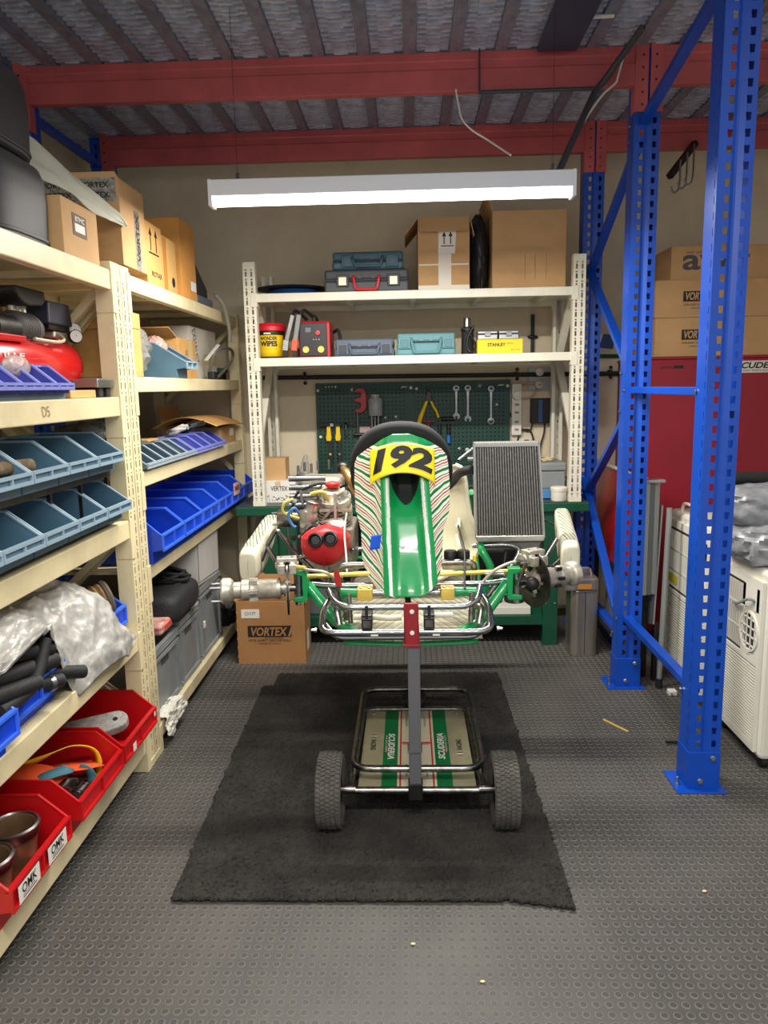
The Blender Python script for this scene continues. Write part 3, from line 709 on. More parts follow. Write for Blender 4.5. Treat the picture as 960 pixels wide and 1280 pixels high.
MB().ball((-1.12, 2.17, 1.575), (.022, .075, .035), 16, 10).build('plastic_bag', mat('clear_bag', (214, 196, 186), .2, alpha=.55, bump=.8, bscale=60), label='crinkled clear plastic bag standing in the violet bins', cat='bag')
MB().box(-1.13, -1.08, 2.42, 2.62, 1.481, 1.507).build('wood_offcut', mat('pine_wood', (214, 170, 104), .7, var=.15, vscale=4, stretch=(8, 1, 8)), bevel=.002, label='small pine offcut on the shelf by the compressor tank', cat='wood')
m = MB(); m.box(-1.2, -1.07, 2.62, 2.765, 1.515, 1.545).build('metal_tray', BOLT, bevel=.003, label='small silver metal tray beside the compressor tank', cat='tray')
r = thing('rubber_block', 'pair of black rubber blocks carrying the silver tray', 'block', (-1.14, 2.7, 1.481)); MB().box(-1.19, -1.08, 2.65, 2.69, 1.481, 1.515).build('block', RUBBER, r, bevel=.005); MB().box(-1.19, -1.08, 2.72, 2.755, 1.481, 1.515).build('block', RUBBER, r, bevel=.005)
MB().box(-1.53, -1.505, 2.35, 2.74, 1.481, 1.84).build('brown_board', mat('brown_hardboard', (112, 74, 44), .8), label='brown hardboard sheet standing behind the compressor', cat='board')
# ================================================================== cartons and cases on top of the left shelving
def carton(label, x0, x1, y0, y1, z0, z1, M=None, flaps=None, tape=None, name='carton', group=None, tapeM=None, inside=False):
    """flaps: None = closed (two lid panels with a seam); a list of (edge, tilt, length) = open"""
    M = M or CARD
    r = thing(name, label, 'carton', ((x0+x1)/2, (y0+y1)/2, z0), group=group); t = .005
    m = MB(); m.box(x0, x1, y0, y0+t, z0, z1); m.box(x0, x1, y1-t, y1, z0, z1); m.box(x0, x0+t, y0+t, y1-t, z0, z1); m.box(x1-t, x1, y0+t, y1-t, z0, z1); m.box(x0+t, x1-t, y0+t, y1-t, z0, z0+t)
    m.build('body', M, r, bevel=.0012)
    if flaps is None:
        xm = (x0+x1)/2
        MB().box(x0, xm-.001, y0, y1, z1, z1+.004).build('flap', M, r); MB().box(xm+.001, x1, y0, y1, z1, z1+.004).build('flap', M, r)
    else:
        for edge, tilt, ln in flaps:
            a = RAD(tilt); c, s = cos(a)*ln, sin(a)*ln
            if edge == 'x1': P = [(x1, y0, z1), (x1, y1, z1), (x1+c, y1-.01, z1+s), (x1+c, y0+.01, z1+s)]
            elif edge == 'x0': P = [(x0, y0, z1), (x0, y1, z1), (x0-c, y1-.01, z1+s), (x0-c, y0+.01, z1+s)]
            elif edge == 'y0': P = [(x0, y0, z1), (x1, y0, z1), (x1-.01, y0-c, z1+s), (x0+.01, y0-c, z1+s)]
            else: P = [(x0, y1, z1), (x1, y1, z1), (x1-.01, y1+c, z1+s), (x0+.01, y1+c, z1+s)]
            MB().add(P, [(0, 1, 2, 3)]).build('flap', M, r, solid=.004)
    if tape == 'y': 
        ym = (y0+y1)/2; MB().box(x1+.0002, x1+.0008, ym-.025, ym+.025, z0, z1+.002).build('tape', tapeM or TAPE, r)
    return r
EX, EY, EZ = (1, 0, 0), (0, 1, 0), (0, 0, 1)
PB = mat('black_tub_plastic', (40, 40, 43), .55, var=.1, vscale=6)
def tub(label, cx, cy, z0, hx, hy, h, M):
    r = thing('moulded_tub', label, 'tub', (cx, cy, z0))
    sg = lambda x, p: math.copysign(abs(x)**p, x)
    prof = [(.0, 0), (.92, 0), (.97, .03), (.985, .3), (1, .55), (.985, .78), (.93, .92), (.82, .98), (.6, 1), (0, 1)]
    def fn(u, v):
        k = v*(len(prof)-1); i = min(int(k), len(prof)-2); f = k-i
        s = prof[i][0]*(1-f)+prof[i+1][0]*f; z = prof[i][1]*(1-f)+prof[i+1][1]*f
        a = 2*pi*u; return (cx+hx*s*sg(cos(a), .55), cy+hy*s*sg(sin(a), .55), z0+h*z)
    MB().grid(fn, 40, 27, True, True).build('shell', M, r)
    def rim(u, v):
        a = 2*pi*u; b = 2*pi*v; s = 1.0+.012*cos(b)/max(hx, .1)*.3; return (cx+(hx*.975+.004*cos(b))*sg(cos(a), .55), cy+(hy*.975+.004*cos(b))*sg(sin(a), .55), z0+.022+.006*sin(b))
    MB().grid(rim, 40, 8, True, True).build('rim', M, r)
    return r
tub('black rounded plastic tub on the top shelf at the far left', -1.29, 2.26, 1.931, .21, .22, .25, PB)
tub('black rounded plastic tub balanced on top of the other black tub', -1.31, 2.22, 2.181, .21, .235, .25, PB)
tub('grey worn rounded tub cut by the left photo edge', -1.27, 1.82, 1.931, .19, .205, .27, mat('grey_tub_plastic', (150, 150, 148), .5, var=.3, vscale=10))
c1 = carton('small plain carton with a black and white label on the top shelf', -1.30, -1.062, 2.425, 2.70, 1.931, 2.098)
MB().box(-1.0612, -1.0605, 2.50, 2.605, 2.0, 2.068).build('label', mat('brown_label', (92, 70, 52), .7), c1); l = MB().box(-1.0606, -1.0600, 2.515, 2.59, 2.012, 2.038).build('label', WHITEP, c1)
text('BTMC', c1, (-1.0600, 2.553, 2.052), EY, EZ, .07, .016, WHITEP, .02)
def sheet(label, name, fn, M, cat, nu=40, nv=30, th=.003):
    m = MB(); m.grid(fn, nu, nv); return m.build(name, M, solid=th, label=label, cat=cat)
def foam(u, v):
    # u: along from the tub to the big carton, v: from rear to front
    P = [V((-1.20, 2.47, 2.20)), V((-1.12, 2.56, 2.16)), V((-1.085, 2.66, 2.125)), V((-1.06, 2.80, 2.105)), V((-1.035, 2.905, 2.10))]
    k = u*4; i = min(int(k), 3); f = k-i; p = P[i]*(1-f)+P[i+1]*f
    w = .17*(1-u)**.7+.012
    return p+V((-.10*(1-v)*(1-u), .02*(1-v), w*(1-v)*1.0))+V((.012*nz((u*5, v*3, 2)), 0, .014*nz((u*4, v*4, 1))))
sheet('pale foam sheet draped over the small carton and the black tub', 'foam_sheet', foam, mat('pale_foam', (186, 184, 168), .8), 'sheet')
c2 = carton('large carton with printed tape across its top, at the junction of the racks', -1.36, -1.05, 2.90, 3.165, 1.967, 2.275, CARD, [('y0', 84, .02), ('x0', 70, .04)])
PT = mat('printed_tape', (176, 172, 162), .3, rgb2=(96, 92, 88), vscale=60)
MB().box(-1.35, -1.06, 2.8985, 2.8995, 2.19, 2.275).build('tape', PT, c2)
for z in (2.215, 2.25):
    for k in range(2): text('VORTEX', c2, (-1.28+.14*k, 2.8983, z), EX, EZ, .11, .02, INK, .03)
MB().box(-1.0495, -1.0488, 3.045, 3.10, 1.97, 2.19).build('tape', PT, c2); text('VORTEX', c2, (-1.0487, 3.073, 2.09), EZ, (0, -1, 0), .18, .034, INK, .03)

def arrows(parent, x, y, z, s):
    for k in (-1, 1):
        yy = y+k*.028*s; m = MB(); m.prism([(-.014*s, .02*s), (0, .045*s), (.014*s, .02*s)], (x, yy, z), EY, EZ, (.0006, 0, 0)); m.box(x, x+.0006, yy-.004*s, yy+.004*s, z-.03*s, z+.02*s); m.build('arrow_print', INK, parent)
    MB().box(x, x+.0006, y-.05*s, y+.05*s, z-.04*s, z-.035*s).build('arrow_print', INK, parent)
c3 = carton('tan carton printed with arrows, left of the pair with black print', -1.34, -1.06, 3.19, 3.40, 1.941, 2.185, CARD2, tape=None)
arrows(c3, -1.0598, 3.29, 2.115, 1.25); text('ROTAX', c3, (-1.0598, 3.315, 1.985), EY, EZ, .13, .022, INK, .02)
c4 = carton('narrow tan carton sealed with brown tape, right of the pair', -1.33, -1.06, 3.405, 3.60, 1.941, 2.165, CARD2); MB().box(-1.0595, -1.059, 3.41, 3.46, 1.942, 2.166).build('tape', TAPE, c4)
MB().lathe([(.022, 0), (.022, .0006)], (-1.0598, 3.545, 1.985), EX, 20).build('logo_print', INK, c4)
c5 = carton('tall orange-brown carton at the far end of the top shelf', -1.345, -1.06, 3.68, 3.93, 1.941, 2.295, mat('orange_cardboard', (208, 146, 70), .8, var=.08, vscale=5)); MB().box(-1.0595, -1.059, 3.83, 3.92, 1.985, 2.03).build('label', WHITEP, c5)
r = thing('instrument_case', 'black case standing on the end of the top shelf', 'case', (-1.2, 4.2, 1.941))
MB().prism([(0, 0), (.36, 0), (.36, .06), (.05, .22), (0, .24)], (-1.30, 3.98, 1.99), EY, EZ, (.19, 0, 0)).build('shell', mat('black_case', (46, 46, 50), .6), r, bevel=.01); MB().box(-1.26, -1.075, 4.0, 4.31, 1.9415, 1.989).build('base', mat('grey_case', (92, 98, 104), .5), r, bevel=.008)
MB().tube(spline([(-1.06, 4.30, 2.02), (-1.03, 4.36, 1.97), (-1.02, 4.40, 1.90), (-1.015, 4.42, 1.82), (-1.02, 4.43, 1.77)]), .011, 9).build('hose_end', mat('worn_grey_hose', (150, 145, 135), .5), label='grey hose end hanging over the edge of the top shelf', cat='hose')
MB().ball((-1.45, 3.35, 2.16), (.09, .11, .06), 16, 10, .8).build('black_cap', mat('black_cloth', (32, 32, 36), .9), label='black cap-like cover behind the tan cartons on the top shelf', cat='cover') if False else None
# ================================================================== second shelf of the far rack
carton('slim tan carton behind the upright on the second shelf', -1.45, -1.058, 2.955, 3.055, 1.556, 1.735, CARD2)
carton('tan carton lid stacked on the slim carton behind the upright', -1.45, -1.058, 2.952, 3.052, 1.741, 1.80, CARD2, flaps=[])
b2 = bin_('steelbig', BINSTEEL, (.26, .17, .165, .075, .15), 'steel-blue bin standing alone on the second shelf of the far rack', (-1.02, 3.625, 1.556), 'single steel-blue bin', under=.04, lip=.05)
c6 = carton('open tan carton with torn tape on the second shelf', -1.36, -1.12, 3.74, 4.06, 1.556, 1.755, CARD2, [('y0', 25, .10)]); MB().box(-1.1195, -1.119, 3.93, 4.0, 1.60, 1.75).build('tape', mat('clear_tape', (214, 190, 140), .25), c6)
text('OTK', c6, (-1.119, 3.89, 1.66), EZ, (0, -1, 0), .09, .03, CARDDARK, .02)
c7 = carton('white carton with blue handwriting running down its side', -1.42, -1.16, 4.09, 4.66, 1.556, 1.835, mat('white_cardboard', (206, 200, 186), .8, var=.05, vscale=5))
text('EXHAUST', c7, (-1.1595, 4.21, 1.735), (0, .25, -1), (0, 1, .25), .19, .07, mat('blue_marker', (52, 58, 92), .6)); MB().box(-1.1598, -1.1594, 4.36, 4.66, 1.64, 1.70).build('tape', mat('clear_tape', (214, 190, 140), .25), c7)
def bag_blob(label, c, r3, M, seed, name='plastic_bag', cat='bag', amp=.25, floor=None, s=14):
    m = MB(); c = V(c)
    def fn(u, v):
        d = V((cos(2*pi*u)*sin(pi*v), sin(2*pi*u)*sin(pi*v), -cos(pi*v)))
        k = 1+amp*crumple(d.x*.5+.7*d.z, d.y*.5, seed, 1, s*.9)
        p = V((c.x+d.x*r3[0]*k, c.y+d.y*r3[1]*k, c.z+d.z*r3[2]*k))
        if floor is not None and p.z < floor: p.z = floor+.001
        return p
    m.grid(fn, 44, 26, True, True); return m.build(name, M, label=label, cat=cat)
CLEAR = mat('dusty_clear_plastic', (170, 168, 160), .3, alpha=.5, bump=.7, bscale=40)
bag_blob('crinkled clear plastic bag above the single steel-blue bin', (-1.30, 3.33, 1.68), (.16, .17, .13), CLEAR, 4, floor=1.557)
bag_blob('pinkish plastic wrap poking out of the single steel-blue bin', (-1.19, 3.62, 1.70), (.05, .05, .05), mat('pink_wrap', (206, 160, 150), .4), 8)
r = thing('cable_coil', 'loop of grey cable with a plug at the end of the second shelf', 'cable', (-1.1, 4.5, 1.556))
MB().tube(spline([(-1.12, 4.32, 1.60), (-1.08, 4.30, 1.70), (-1.06, 4.42, 1.735), (-1.05, 4.60, 1.73), (-1.06, 4.65, 1.68), (-1.09, 4.58, 1.62), (-1.11, 4.48, 1.575)]), .009, 8).build('cable', mat('grey_cable', (110, 106, 96), .6), r)
MB().box(-1.12, -1.08, 4.27, 4.36, 1.557, 1.60).build('plug', BLACK, r, bevel=.008)
MB().bar((-1.11, 4.22, 1.66), (-1.07, 4.36, 1.75), .02, .006).build('tag', WHITEP, r)
MB().box(-1.30, -1.14, 4.68, 4.86, 1.6, 1.63).build('green_tray', BGREEN, bevel=.004, label='dark green strip lying behind the cable loop', cat='tray')
MB().box(-1.29, -1.15, 4.70, 4.84, 1.556, 1.599).build('tray_block', BLACK, label='black block under the dark green strip', cat='block')
# ================================================================== third shelf of the far rack: small bins in a row
for k in range(6):
    bin_('slate', BINGREY, (.22, .114, .09, .028, .095), 'small slate-grey bin in the row, '+['nearest the upright', 'second from the upright', 'third from the upright', 'fourth from the upright', 'fifth from the upright', 'last before the violet bins'][k], (-1.04, 3.03+.1165*k, 1.181), 'small slate bins in a row', under=.008, lip=.02)
for k in range(4):
    bin_('violet2', BINPURP, (.20, .15, .09, .03, .09), 'small violet-blue bin on the far rack, '+['next to the slate bins', 'second from the slate bins', 'third from the slate bins', 'last of the row beside the carton'][k], (-1.035, 3.74+.153*k, 1.181), 'small violet bins in a row', under=.008, lip=.02)
c8 = carton('open tan carton with a large raised flap at the end of the third shelf', -1.42, -1.085, 4.34, 4.74, 1.181, 1.285, CARD, [('x1', 8, .0), ('x0', 80, .12)])
def flapfn(u, v):
    return V((-1.40+.36*v, 4.10+.66*u, 1.292+.055*sin(v*pi)+.012*sin(3*u+1)*v))
sheet('curved tan cardboard flap lying over the carton on the third shelf', 'cardboard_flap', flapfn, CARD2, 'flap', 20, 14, .004)
MB().box(-1.0845, -1.084, 4.58, 4.68, 1.22, 1.265).build('label', WHITEP, c8)
bag_blob('dark crumpled plastic sack at the rear of the third shelf', (-1.36, 3.22, 1.28), (.17, .24, .085), mat('dark_sack', (88, 90, 90), .45, bump=.6, bscale=40), 6, floor=1.182, amp=.3)
def coil(label, c, R, r, M, n, seed, tilt=.3):
    m = MB(); rnd = random.Random(seed); pts = []
    for k in range(n*14):
        a = 2*pi*k/14; rr = R*(1+.15*rnd.uniform(-1, 1)) if k % 7 == 0 else R
        pts.append((c[0]+rr*.8*cos(a), c[1]+R*1.1*sin(a)+.01*rnd.uniform(-1, 1), c[2]+tilt*rr*cos(a)+.004*rnd.uniform(-1, 1)+.004*k/14))
    m.tube(spline(pts, 2), r, 6); m.build('cable_coil', M, label=label, cat='cable')
coil('coil of white and clear cable lying in the violet bins', (-1.17, 3.83, 1.292), .055, .007, mat('pale_cable', (190, 184, 176), .4), 5, 2)
coil('coil of black cable hanging over the last violet bins', (-1.16, 4.06, 1.292), .07, .006, mat('black_cable', (34, 36, 36), .5), 5, 5)
MB().box(-1.25, -1.16, 3.34, 3.48, 1.275, 1.283).build('card_scrap', CARD2, label='small tan card scrap lying on top of the slate bins', cat='card')
# ================================================================== fourth shelf of the far rack: bright blue bins
for k in range(6):
    bin_('blueB', BINBLUE, (.40, .298, .185, .118, .082), 'bright blue bin on the far rack, '+['nearest the upright', 'second from the upright', 'third from the upright', 'fourth from the upright', 'carrying a pink label', 'last one before the bench'][k], (-1.0, 3.125+.31*k, .801), 'bright blue bins in a row on the far rack', under=.05, lip=.045)
    if k == 4:
        q = [o for o in COL.objects if o.name.startswith('storage_bin')][-1]
lb = MB().prism([(4.235, .90), (4.395, .895), (4.395, .965), (4.235, .97)], (-.9965, 0, 0), EY, EZ, (.0008, 0, 0)).build('label', mat('pink_label', (232, 176, 168), .7), q); text('OMEGA', lb, (-.9955, 4.315, .935), EY, EZ, .12, .03, INK, .02)
# ================================================================== bottom shelf of the far rack: grey crates
def crate(label, y0, y1, h, x1=-1.09, L=.40):
    r = thing('euro_crate', label, 'crate', (x1-L/2, (y0+y1)/2, .116), group='grey crates on the bottom shelf'); t = .006; z0 = .1165; z1 = z0+h; x0 = x1-L
    m = MB(); m.box(x0, x1, y0, y0+t, z0, z1); m.box(x0, x1, y1-t, y1, z0, z1); m.box(x0, x0+t, y0+t, y1-t, z0, z1); m.box(x1-t, x1, y0+t, y1-t, z0, z1); m.box(x0+t, x1-t, y0+t, y1-t, z0, z0+t)
    m.build('body', GREYPL, r)
    e = .012
    for nm, za, zb in (('rim', z1-.03, z1), ('stacking_ledge', z1-.06, z1-.048), ('base_rim', z0, z0+.02)):
        m = MB(); m.box(x1, x1+e, y0-e*.5, y1+e*.5, za, zb); m.box(x0-e*.3, x1+e, y0-e*.5, y0, za, zb); m.box(x0-e*.3, x1+e, y1, y1+e*.5, za, zb)
        m.build(nm, GREYPL, r, bevel=.002)
    for y in (y0+.012, y1-.03): MB().box(x1, x1+.012, y, y+.018, z0+.02, z1-.06).build('rib', GREYPL, r)
    MB().box(x1+.0005, x1+.003, (y0+y1)/2-.05, (y0+y1)/2+.05, z1-.1, z1-.07).build('handle', mat('dark_grey_recess', (70, 72, 72), .6), r)
    return r
crate('grey plastic crate nearest the cream upright on the bottom shelf', 2.985, 3.33, .30)
crate('grey plastic crate in the middle of the bottom shelf', 3.36, 3.68, .32)
c = crate('tall grey plastic crate with a white card box on top', 3.72, 4.13, .375); MB().box(-1.0895, -1.077, 3.76, 3.795, .27, .30).build('label', WHITEP, c)
r = thing('card_box', 'leaning white card box on the tall grey crate', 'carton', (-1.2, 3.9, .492))
m = MB(); m.T = Matrix.Translation((-1.22, 3.93, .494)) @ Matrix.Rotation(-.06, 4, 'X'); t = .004
m.box(-.14, .14, -.2, -.2+t, 0, .26); m.box(-.14, .14, .2-t, .2, 0, .24); m.box(.14-t, .14, -.2, .2, .004, .26); m.box(-.14, -.14+t, -.2, .2, 0, .26); m.box(-.14, .14, -.2, .2, .013, .018)
m.build('body', mat('grey_white_card', (198, 194, 188), .85, var=.06, vscale=6, stretch=(1, 12, 1)), r)
# black bag with cable, red pack, dark parts
r = thing('tool_bag', 'black padded bag with a coiled strap on the grey crates', 'bag', (-1.2, 3.42, .44))
m = MB(); m.grid(lambda u, v: V((-1.19+.15*math.copysign(abs(cos(2*pi*u))**.32, cos(2*pi*u))*sin(pi*v)**.3, 3.43+.21*math.copysign(abs(sin(2*pi*u))**.32, sin(2*pi*u))*sin(pi*v)**.3, .525-.07*math.copysign(abs(cos(pi*v))**.6, cos(pi*v)))), 36, 18, True, True); m.v = [p*1.0+V((0, 0, .012*nz(p*14, 1, 2))) for p in m.v]; m.build('body', mat('black_nylon', (36, 36, 38), .7, bump=.3, bscale=80), r)
for k in range(4): MB().tube(spline([(-1.17+.01*k+(.085-.01*(k % 2))*cos(2*pi*t/12), 3.49+.012*(k % 3)+(.10-.012*k)*sin(2*pi*t/12), .605+.009*k+.022*sin(2*pi*t/12+1.7*k)) for t in range(12)], 3, True), .009, 7, True).build('strap', mat('black_webbing', (26, 26, 27), .8), r)
r = thing('absorbent_pack', 'red and white wrapped pack lying across the grey crates', 'pack', (-1.15, 3.25, .43)); RP = mat('red_white_wrap', (226, 196, 186), .35, rgb2=(196, 96, 84), vscale=14, stretch=(1, 1, 5))
MB().box(-1.26, -1.075, 3.10, 3.46, .452, .50).build('wrapper', RP, r, bevel=.012); MB().box(-1.0745, -1.074, 3.14, 3.42, .466, .486).build('print_band', mat('pack_red', (206, 70, 60), .5), r)
bag_blob('clear plastic end of the wrapped pack above the grey crates', (-1.13, 3.55, .462), (.08, .07, .02), CLEAR, 12)
bag_blob('dark jumble of parts at the end of the bottom shelf', (-1.22, 4.36, .20), (.16, .17, .15), mat('dark_parts', (44, 42, 40), .6, rgb2=(20, 20, 20), vscale=30, bump=.8, bscale=40), 3, 'parts_pile', 'parts', .4, .117, 22)
# rag over the beam
def rag(u, v):
    y = 2.985+.21*u; d = V((0, 0, 0))
    if v < .4: x, z = -1.14+.075*v/.4, .119
    else: x, z = -1.058+.006*(v-.4), .122-(.085+.02*sin(5*u))*(v-.4)/.6
    c = crumple(u*.9, v*.9, 3, 1, 9)
    return (x+.012+.02*abs(c)+.012*sin(9*u)*max(0, v-.3), y+.10*(v-.2)*(u-.2), max(.01, z+.012*c+.012))
sheet('white cotton rag hanging over the bottom beam by the upright', 'cotton_rag', rag, mat('white_cotton', (228, 224, 210), .9), 'rag', 40, 30, .003)
# ================================================================== workbench against the back wall
def bench():
    r = thing('workbench', 'dark green steel workbench along the back wall', 'workbench', (.01, 4.55, 0))
    MB().box(-.985, 1.01, 4.2, 4.93, .785, .838).build('top', BGREEN, r, bevel=.006)
    MB().box(-.98, 1.005, 4.205, 4.925, .8385, .841).build('top_sheet', mat('dark_bench_sheet', (58, 66, 66), .35, .2), r)
    for x in (-.84, .763):
        for y in (4.22, 4.82):
            l = MB(); l.box(x, x+.084, y, y+.006, 0, .785); l.box(x, x+.006, y+.006, y+.07, 0, .785); l = l.build('leg', BGREEN, r, bevel=.002)
            for z in (.25, .73):
                for xx in (x+.015, x+.068): MB().lathe([(.007, 0), (.007, .003), (0, .005)], (xx, y, z), (0, -1, 0), 8).build('bolt', BOLT, l)
    MB().box(-.84, .84, 4.24, 4.85, .15, .172).build('lower_shelf', BGREEN, r); MB().box(-.84, .84, 4.232, 4.24, .12, .172).build('shelf_rail', BGREEN, r)
    c = MB(); c.box(-.755, -.43, 4.25, 4.85, .50, .784); c = c.build('drawer_unit', BGREEN, r, bevel=.003)
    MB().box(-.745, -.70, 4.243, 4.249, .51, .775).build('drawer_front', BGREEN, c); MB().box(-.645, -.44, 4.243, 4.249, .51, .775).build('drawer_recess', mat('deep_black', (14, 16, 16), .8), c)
    MB().box(-.70, -.69, 4.238, 4.249, .51, .775).build('runner', STEEL, c)
    MB().box(-.84, .84, 4.86, 4.868, .172, .70).build('back_panel', mat('dark_panel', (40, 42, 44), .7), r)
    return r
bench()
# things under the bench
MB().box(.26, .70, 4.26, 4.62, .173, .218).build('white_board', WHITEPL, bevel=.003, label='white board lying on the lower shelf of the workbench', cat='board')
for k in range(3): MB().lathe([(.03, 0), (.055, .0), (.06, .01), (.06, .022), (.055, .03), (.03, .03)], (.36+.13*k, 4.38, .2185), n=20, cap=False).build('rubber_ring', RUBBER, label=['black rubber ring on the white board, leftmost of three', 'black rubber ring on the white board, middle of three', 'black rubber ring on the white board, rightmost of three'][k], cat='ring', group='rubber rings on the white board')
MB().box(-.66, -.30, 4.30, 4.70, .173, .44).build('grey_box', mat('grey_storage', (96, 98, 100), .6), bevel=.006, label='grey storage box under the workbench behind the kart', cat='box')
# ------------------------------------------------ rack standing on the bench
shelving('pale cream shelf rack standing on the workbench', (.041, 4.22, .841), -pi/2, 1.846, .60, 1.335, [1.665-.841, 2.01-.841], BENCHCREAM, bh=.046, uw=.066, ud=.05, conn=.07)
S1, S2 = 2.011, 1.666
# ------------------------------------------------ top shelf of the bench rack
def hard_case(label, x0, x1, y0, y1, z0, z1, M, handle, latch, seamz=.45, latches=(.2, .8), hw=.28):
    r = thing('tool_case', label, 'case', ((x0+x1)/2, (y0+y1)/2, z0)); zm = z0+(z1-z0)*seamz; w = x1-x0
    MB().box(x0, x1, y0, y1, z0, zm-.002).build('base_shell', M, r, bevel=.012); MB().box(x0+.003, x1-.003, y0+.003, y1, zm+.002, z1).build('lid', M, r, bevel=.012)
    MB().box(x0+.004, x1-.004, y0+.004, y1-.004, zm-.003, zm+.003).build('seam', BLACK, r)
    for f in latches:
        cx = x0+w*f; l = MB().box(cx-.034, cx+.034, y0-.012, y0, zm-.036, zm+.028).build('latch', M, r, bevel=.004); MB().box(cx-.022, cx+.022, y0-.016, y0-.012, zm-.03, zm+.016).build('latch_plate', latch, l, bevel=.002)
    cx = (x0+x1)/2; hx = w*hw/2
    MB().tube(fillet([(cx-hx, y0, zm+.02), (cx-hx, y0-.022, zm+.01), (cx-hx*.82, y0-.022, z0+.016), (cx+hx*.82, y0-.022, z0+.016), (cx+hx, y0-.022, zm+.01), (cx+hx, y0, zm+.02)], .012, 3), .0075, 8).build('handle', handle, r)
    for f in (.42, .58): MB().box(x0+w*f-.01, x0+w*f+.01, y0-.003, y0, zm+.006, z1-.012).build('rib', M, r)
    return r
DKCASE = mat('charcoal_case', (66, 70, 74), .5); REDH = mat('red_handle', (222, 48, 58), .4); SILV = mat('satin_latch', (176, 172, 150), .4, .6)
hard_case('charcoal tool case with a red handle on the top shelf', -.45, .018, 4.30, 4.66, S1, S1+.125, DKCASE, REDH, SILV, .55, (.22, .82), .3)
hard_case('slim teal tool case lying on the charcoal case', -.405, -.01, 4.32, 4.62, S1+.126, S1+.222, TEAL, TEAL, TEAL, .5, (.22, .84), .42)
r = thing('cable_reel', 'flat reel of blue cable with a dark rim on the top shelf', 'cable', (-.64, 4.5, S1))
m = MB()
for k in range(5): m.lathe([(.155-.004*k, 0), (.163-.004*k, .004), (.155-.004*k, .008)], (-.645, 4.50, S1+.009*k), n=36, cap=False)
m.build('windings', mat('blue_cable', (40, 92, 150), .4), r); MB().lathe([(.0, .0), (.20, .0), (.215, .006), (.20, .01), (0, .01)], (-.655, 4.50, S1+.045), n=36).build('disc', BLACK, r)
c = carton('tall open carton with white tape and arrow label on the top shelf', .07, .35, 4.30, 4.72, S1, S1+.385, CARD, [('y0', -62, .09), ('x0', -50, .11), ('x1', -75, .10), ('y1', 60, .1)])
WT = mat('white_tape', (214, 206, 190), .4)
MB().box(.18, .25, 4.2985, 4.2998, S1+.0, S1+.32).build('tape', WT, c); MB().box(.07, .35, 4.2983, 4.2996, S1, S1+.03).build('tape', WT, c); MB().box(.075, .345, 4.2988, 4.2999, S1+.135, S1+.143).build('tape', WT, c)
MB().prism([(.178, S1+.20), (.27, S1+.195), (.28, S1+.335), (.19, S1+.335)], (0, 4.2972, 0), EX, EZ, (0, .0008, 0)).build('label', WHITEP, c)
for k in (0, 1):
    xx = .212+.035*k; m = MB(); m.prism([(-.012, .0), (0, .025), (.012, 0)], (xx, 4.2968, S1+.285), EX, EZ, (0, .0004, 0)); m.box(xx-.003, xx+.003, 4.2968, 4.2972, S1+.245, S1+.285); m.build('arrow_print', INK, c)
MB().box(.195, .265, 4.2968, 4.2972, S1+.233, S1+.238).build('arrow_print', INK, c)
bag_blob('black plastic sack squeezed between the two tall cartons', (.41, 4.50, S1+.2), (.055, .16, .22), mat('black_sack', (40, 40, 44), .4, bump=.6, bscale=30), 15, floor=S1+.001, amp=.18)
c = carton('large plain square carton at the right end of the top shelf', .475, .872, 4.30, 4.72, S1, S1+.41, CARD, [('x0', 70, .1), ('y1', 70, .1)])
for x in (.65, .705, .765): MB().box(x, x+.0025, 4.2985, 4.2995, S1+.05, S1+.18).build('crease', CARDDARK, c)
# ------------------------------------------------ lower shelf of the bench rack
r = thing('wipes_tub', 'yellow and black tub of cleaning wipes with a red lid', 'tub', (-.775, 4.4, S2))
MB().lathe([(.07, 0), (.072, .004), (.080, .15), (.080, .155)], (-.775, 4.4, S2), n=32).build('body', BLACK, r)
MB().lathe([(.082, .152), (.087, .155), (.087, .178), (.083, .182), (.074, .196), (.06, .198), (0, .198)], (-.775, 4.4, S2), n=32).build('lid', mat('red_lid', (206, 24, 40), .4), r)
m = MB(); m.grid(lambda u, v: V((-.775+(.0735+.0065*v)*sin(-1.25+2.5*u), 4.4-(.0735+.0065*v)*cos(-1.25+2.5*u), S2+.012+.118*v)), 20, 3); m.build('label', YEL, r, solid=.0006)
def wrap_text(body, parent, c, R, w, h, z, M, bold=.02):
    vs, fs = text_tris(body, bold, 0, .25); m = MB(); m.add([V((c[0]+R*sin(a*w/R), c[1]-R*cos(a*w/R), z+b*h)) for a, b in vs], fs); m.build('lettering', M, parent, fix=False)
wrap_text('WONDER', r, (-.775, 4.4), .0812, .10, .021, S2+.112, INK, .03); wrap_text('WIPES', r, (-.775, 4.4), .0812, .10, .030, S2+.083, INK, .04); wrap_text('- - - - - - -', r, (-.775, 4.4), .0795, .09, .003, S2+.055, TAPE, .0)
MB().box(-.80, -.76, 4.3165, 4.3185, S2+.135, S2+.143).build('pull_tab', WHITEP, r)
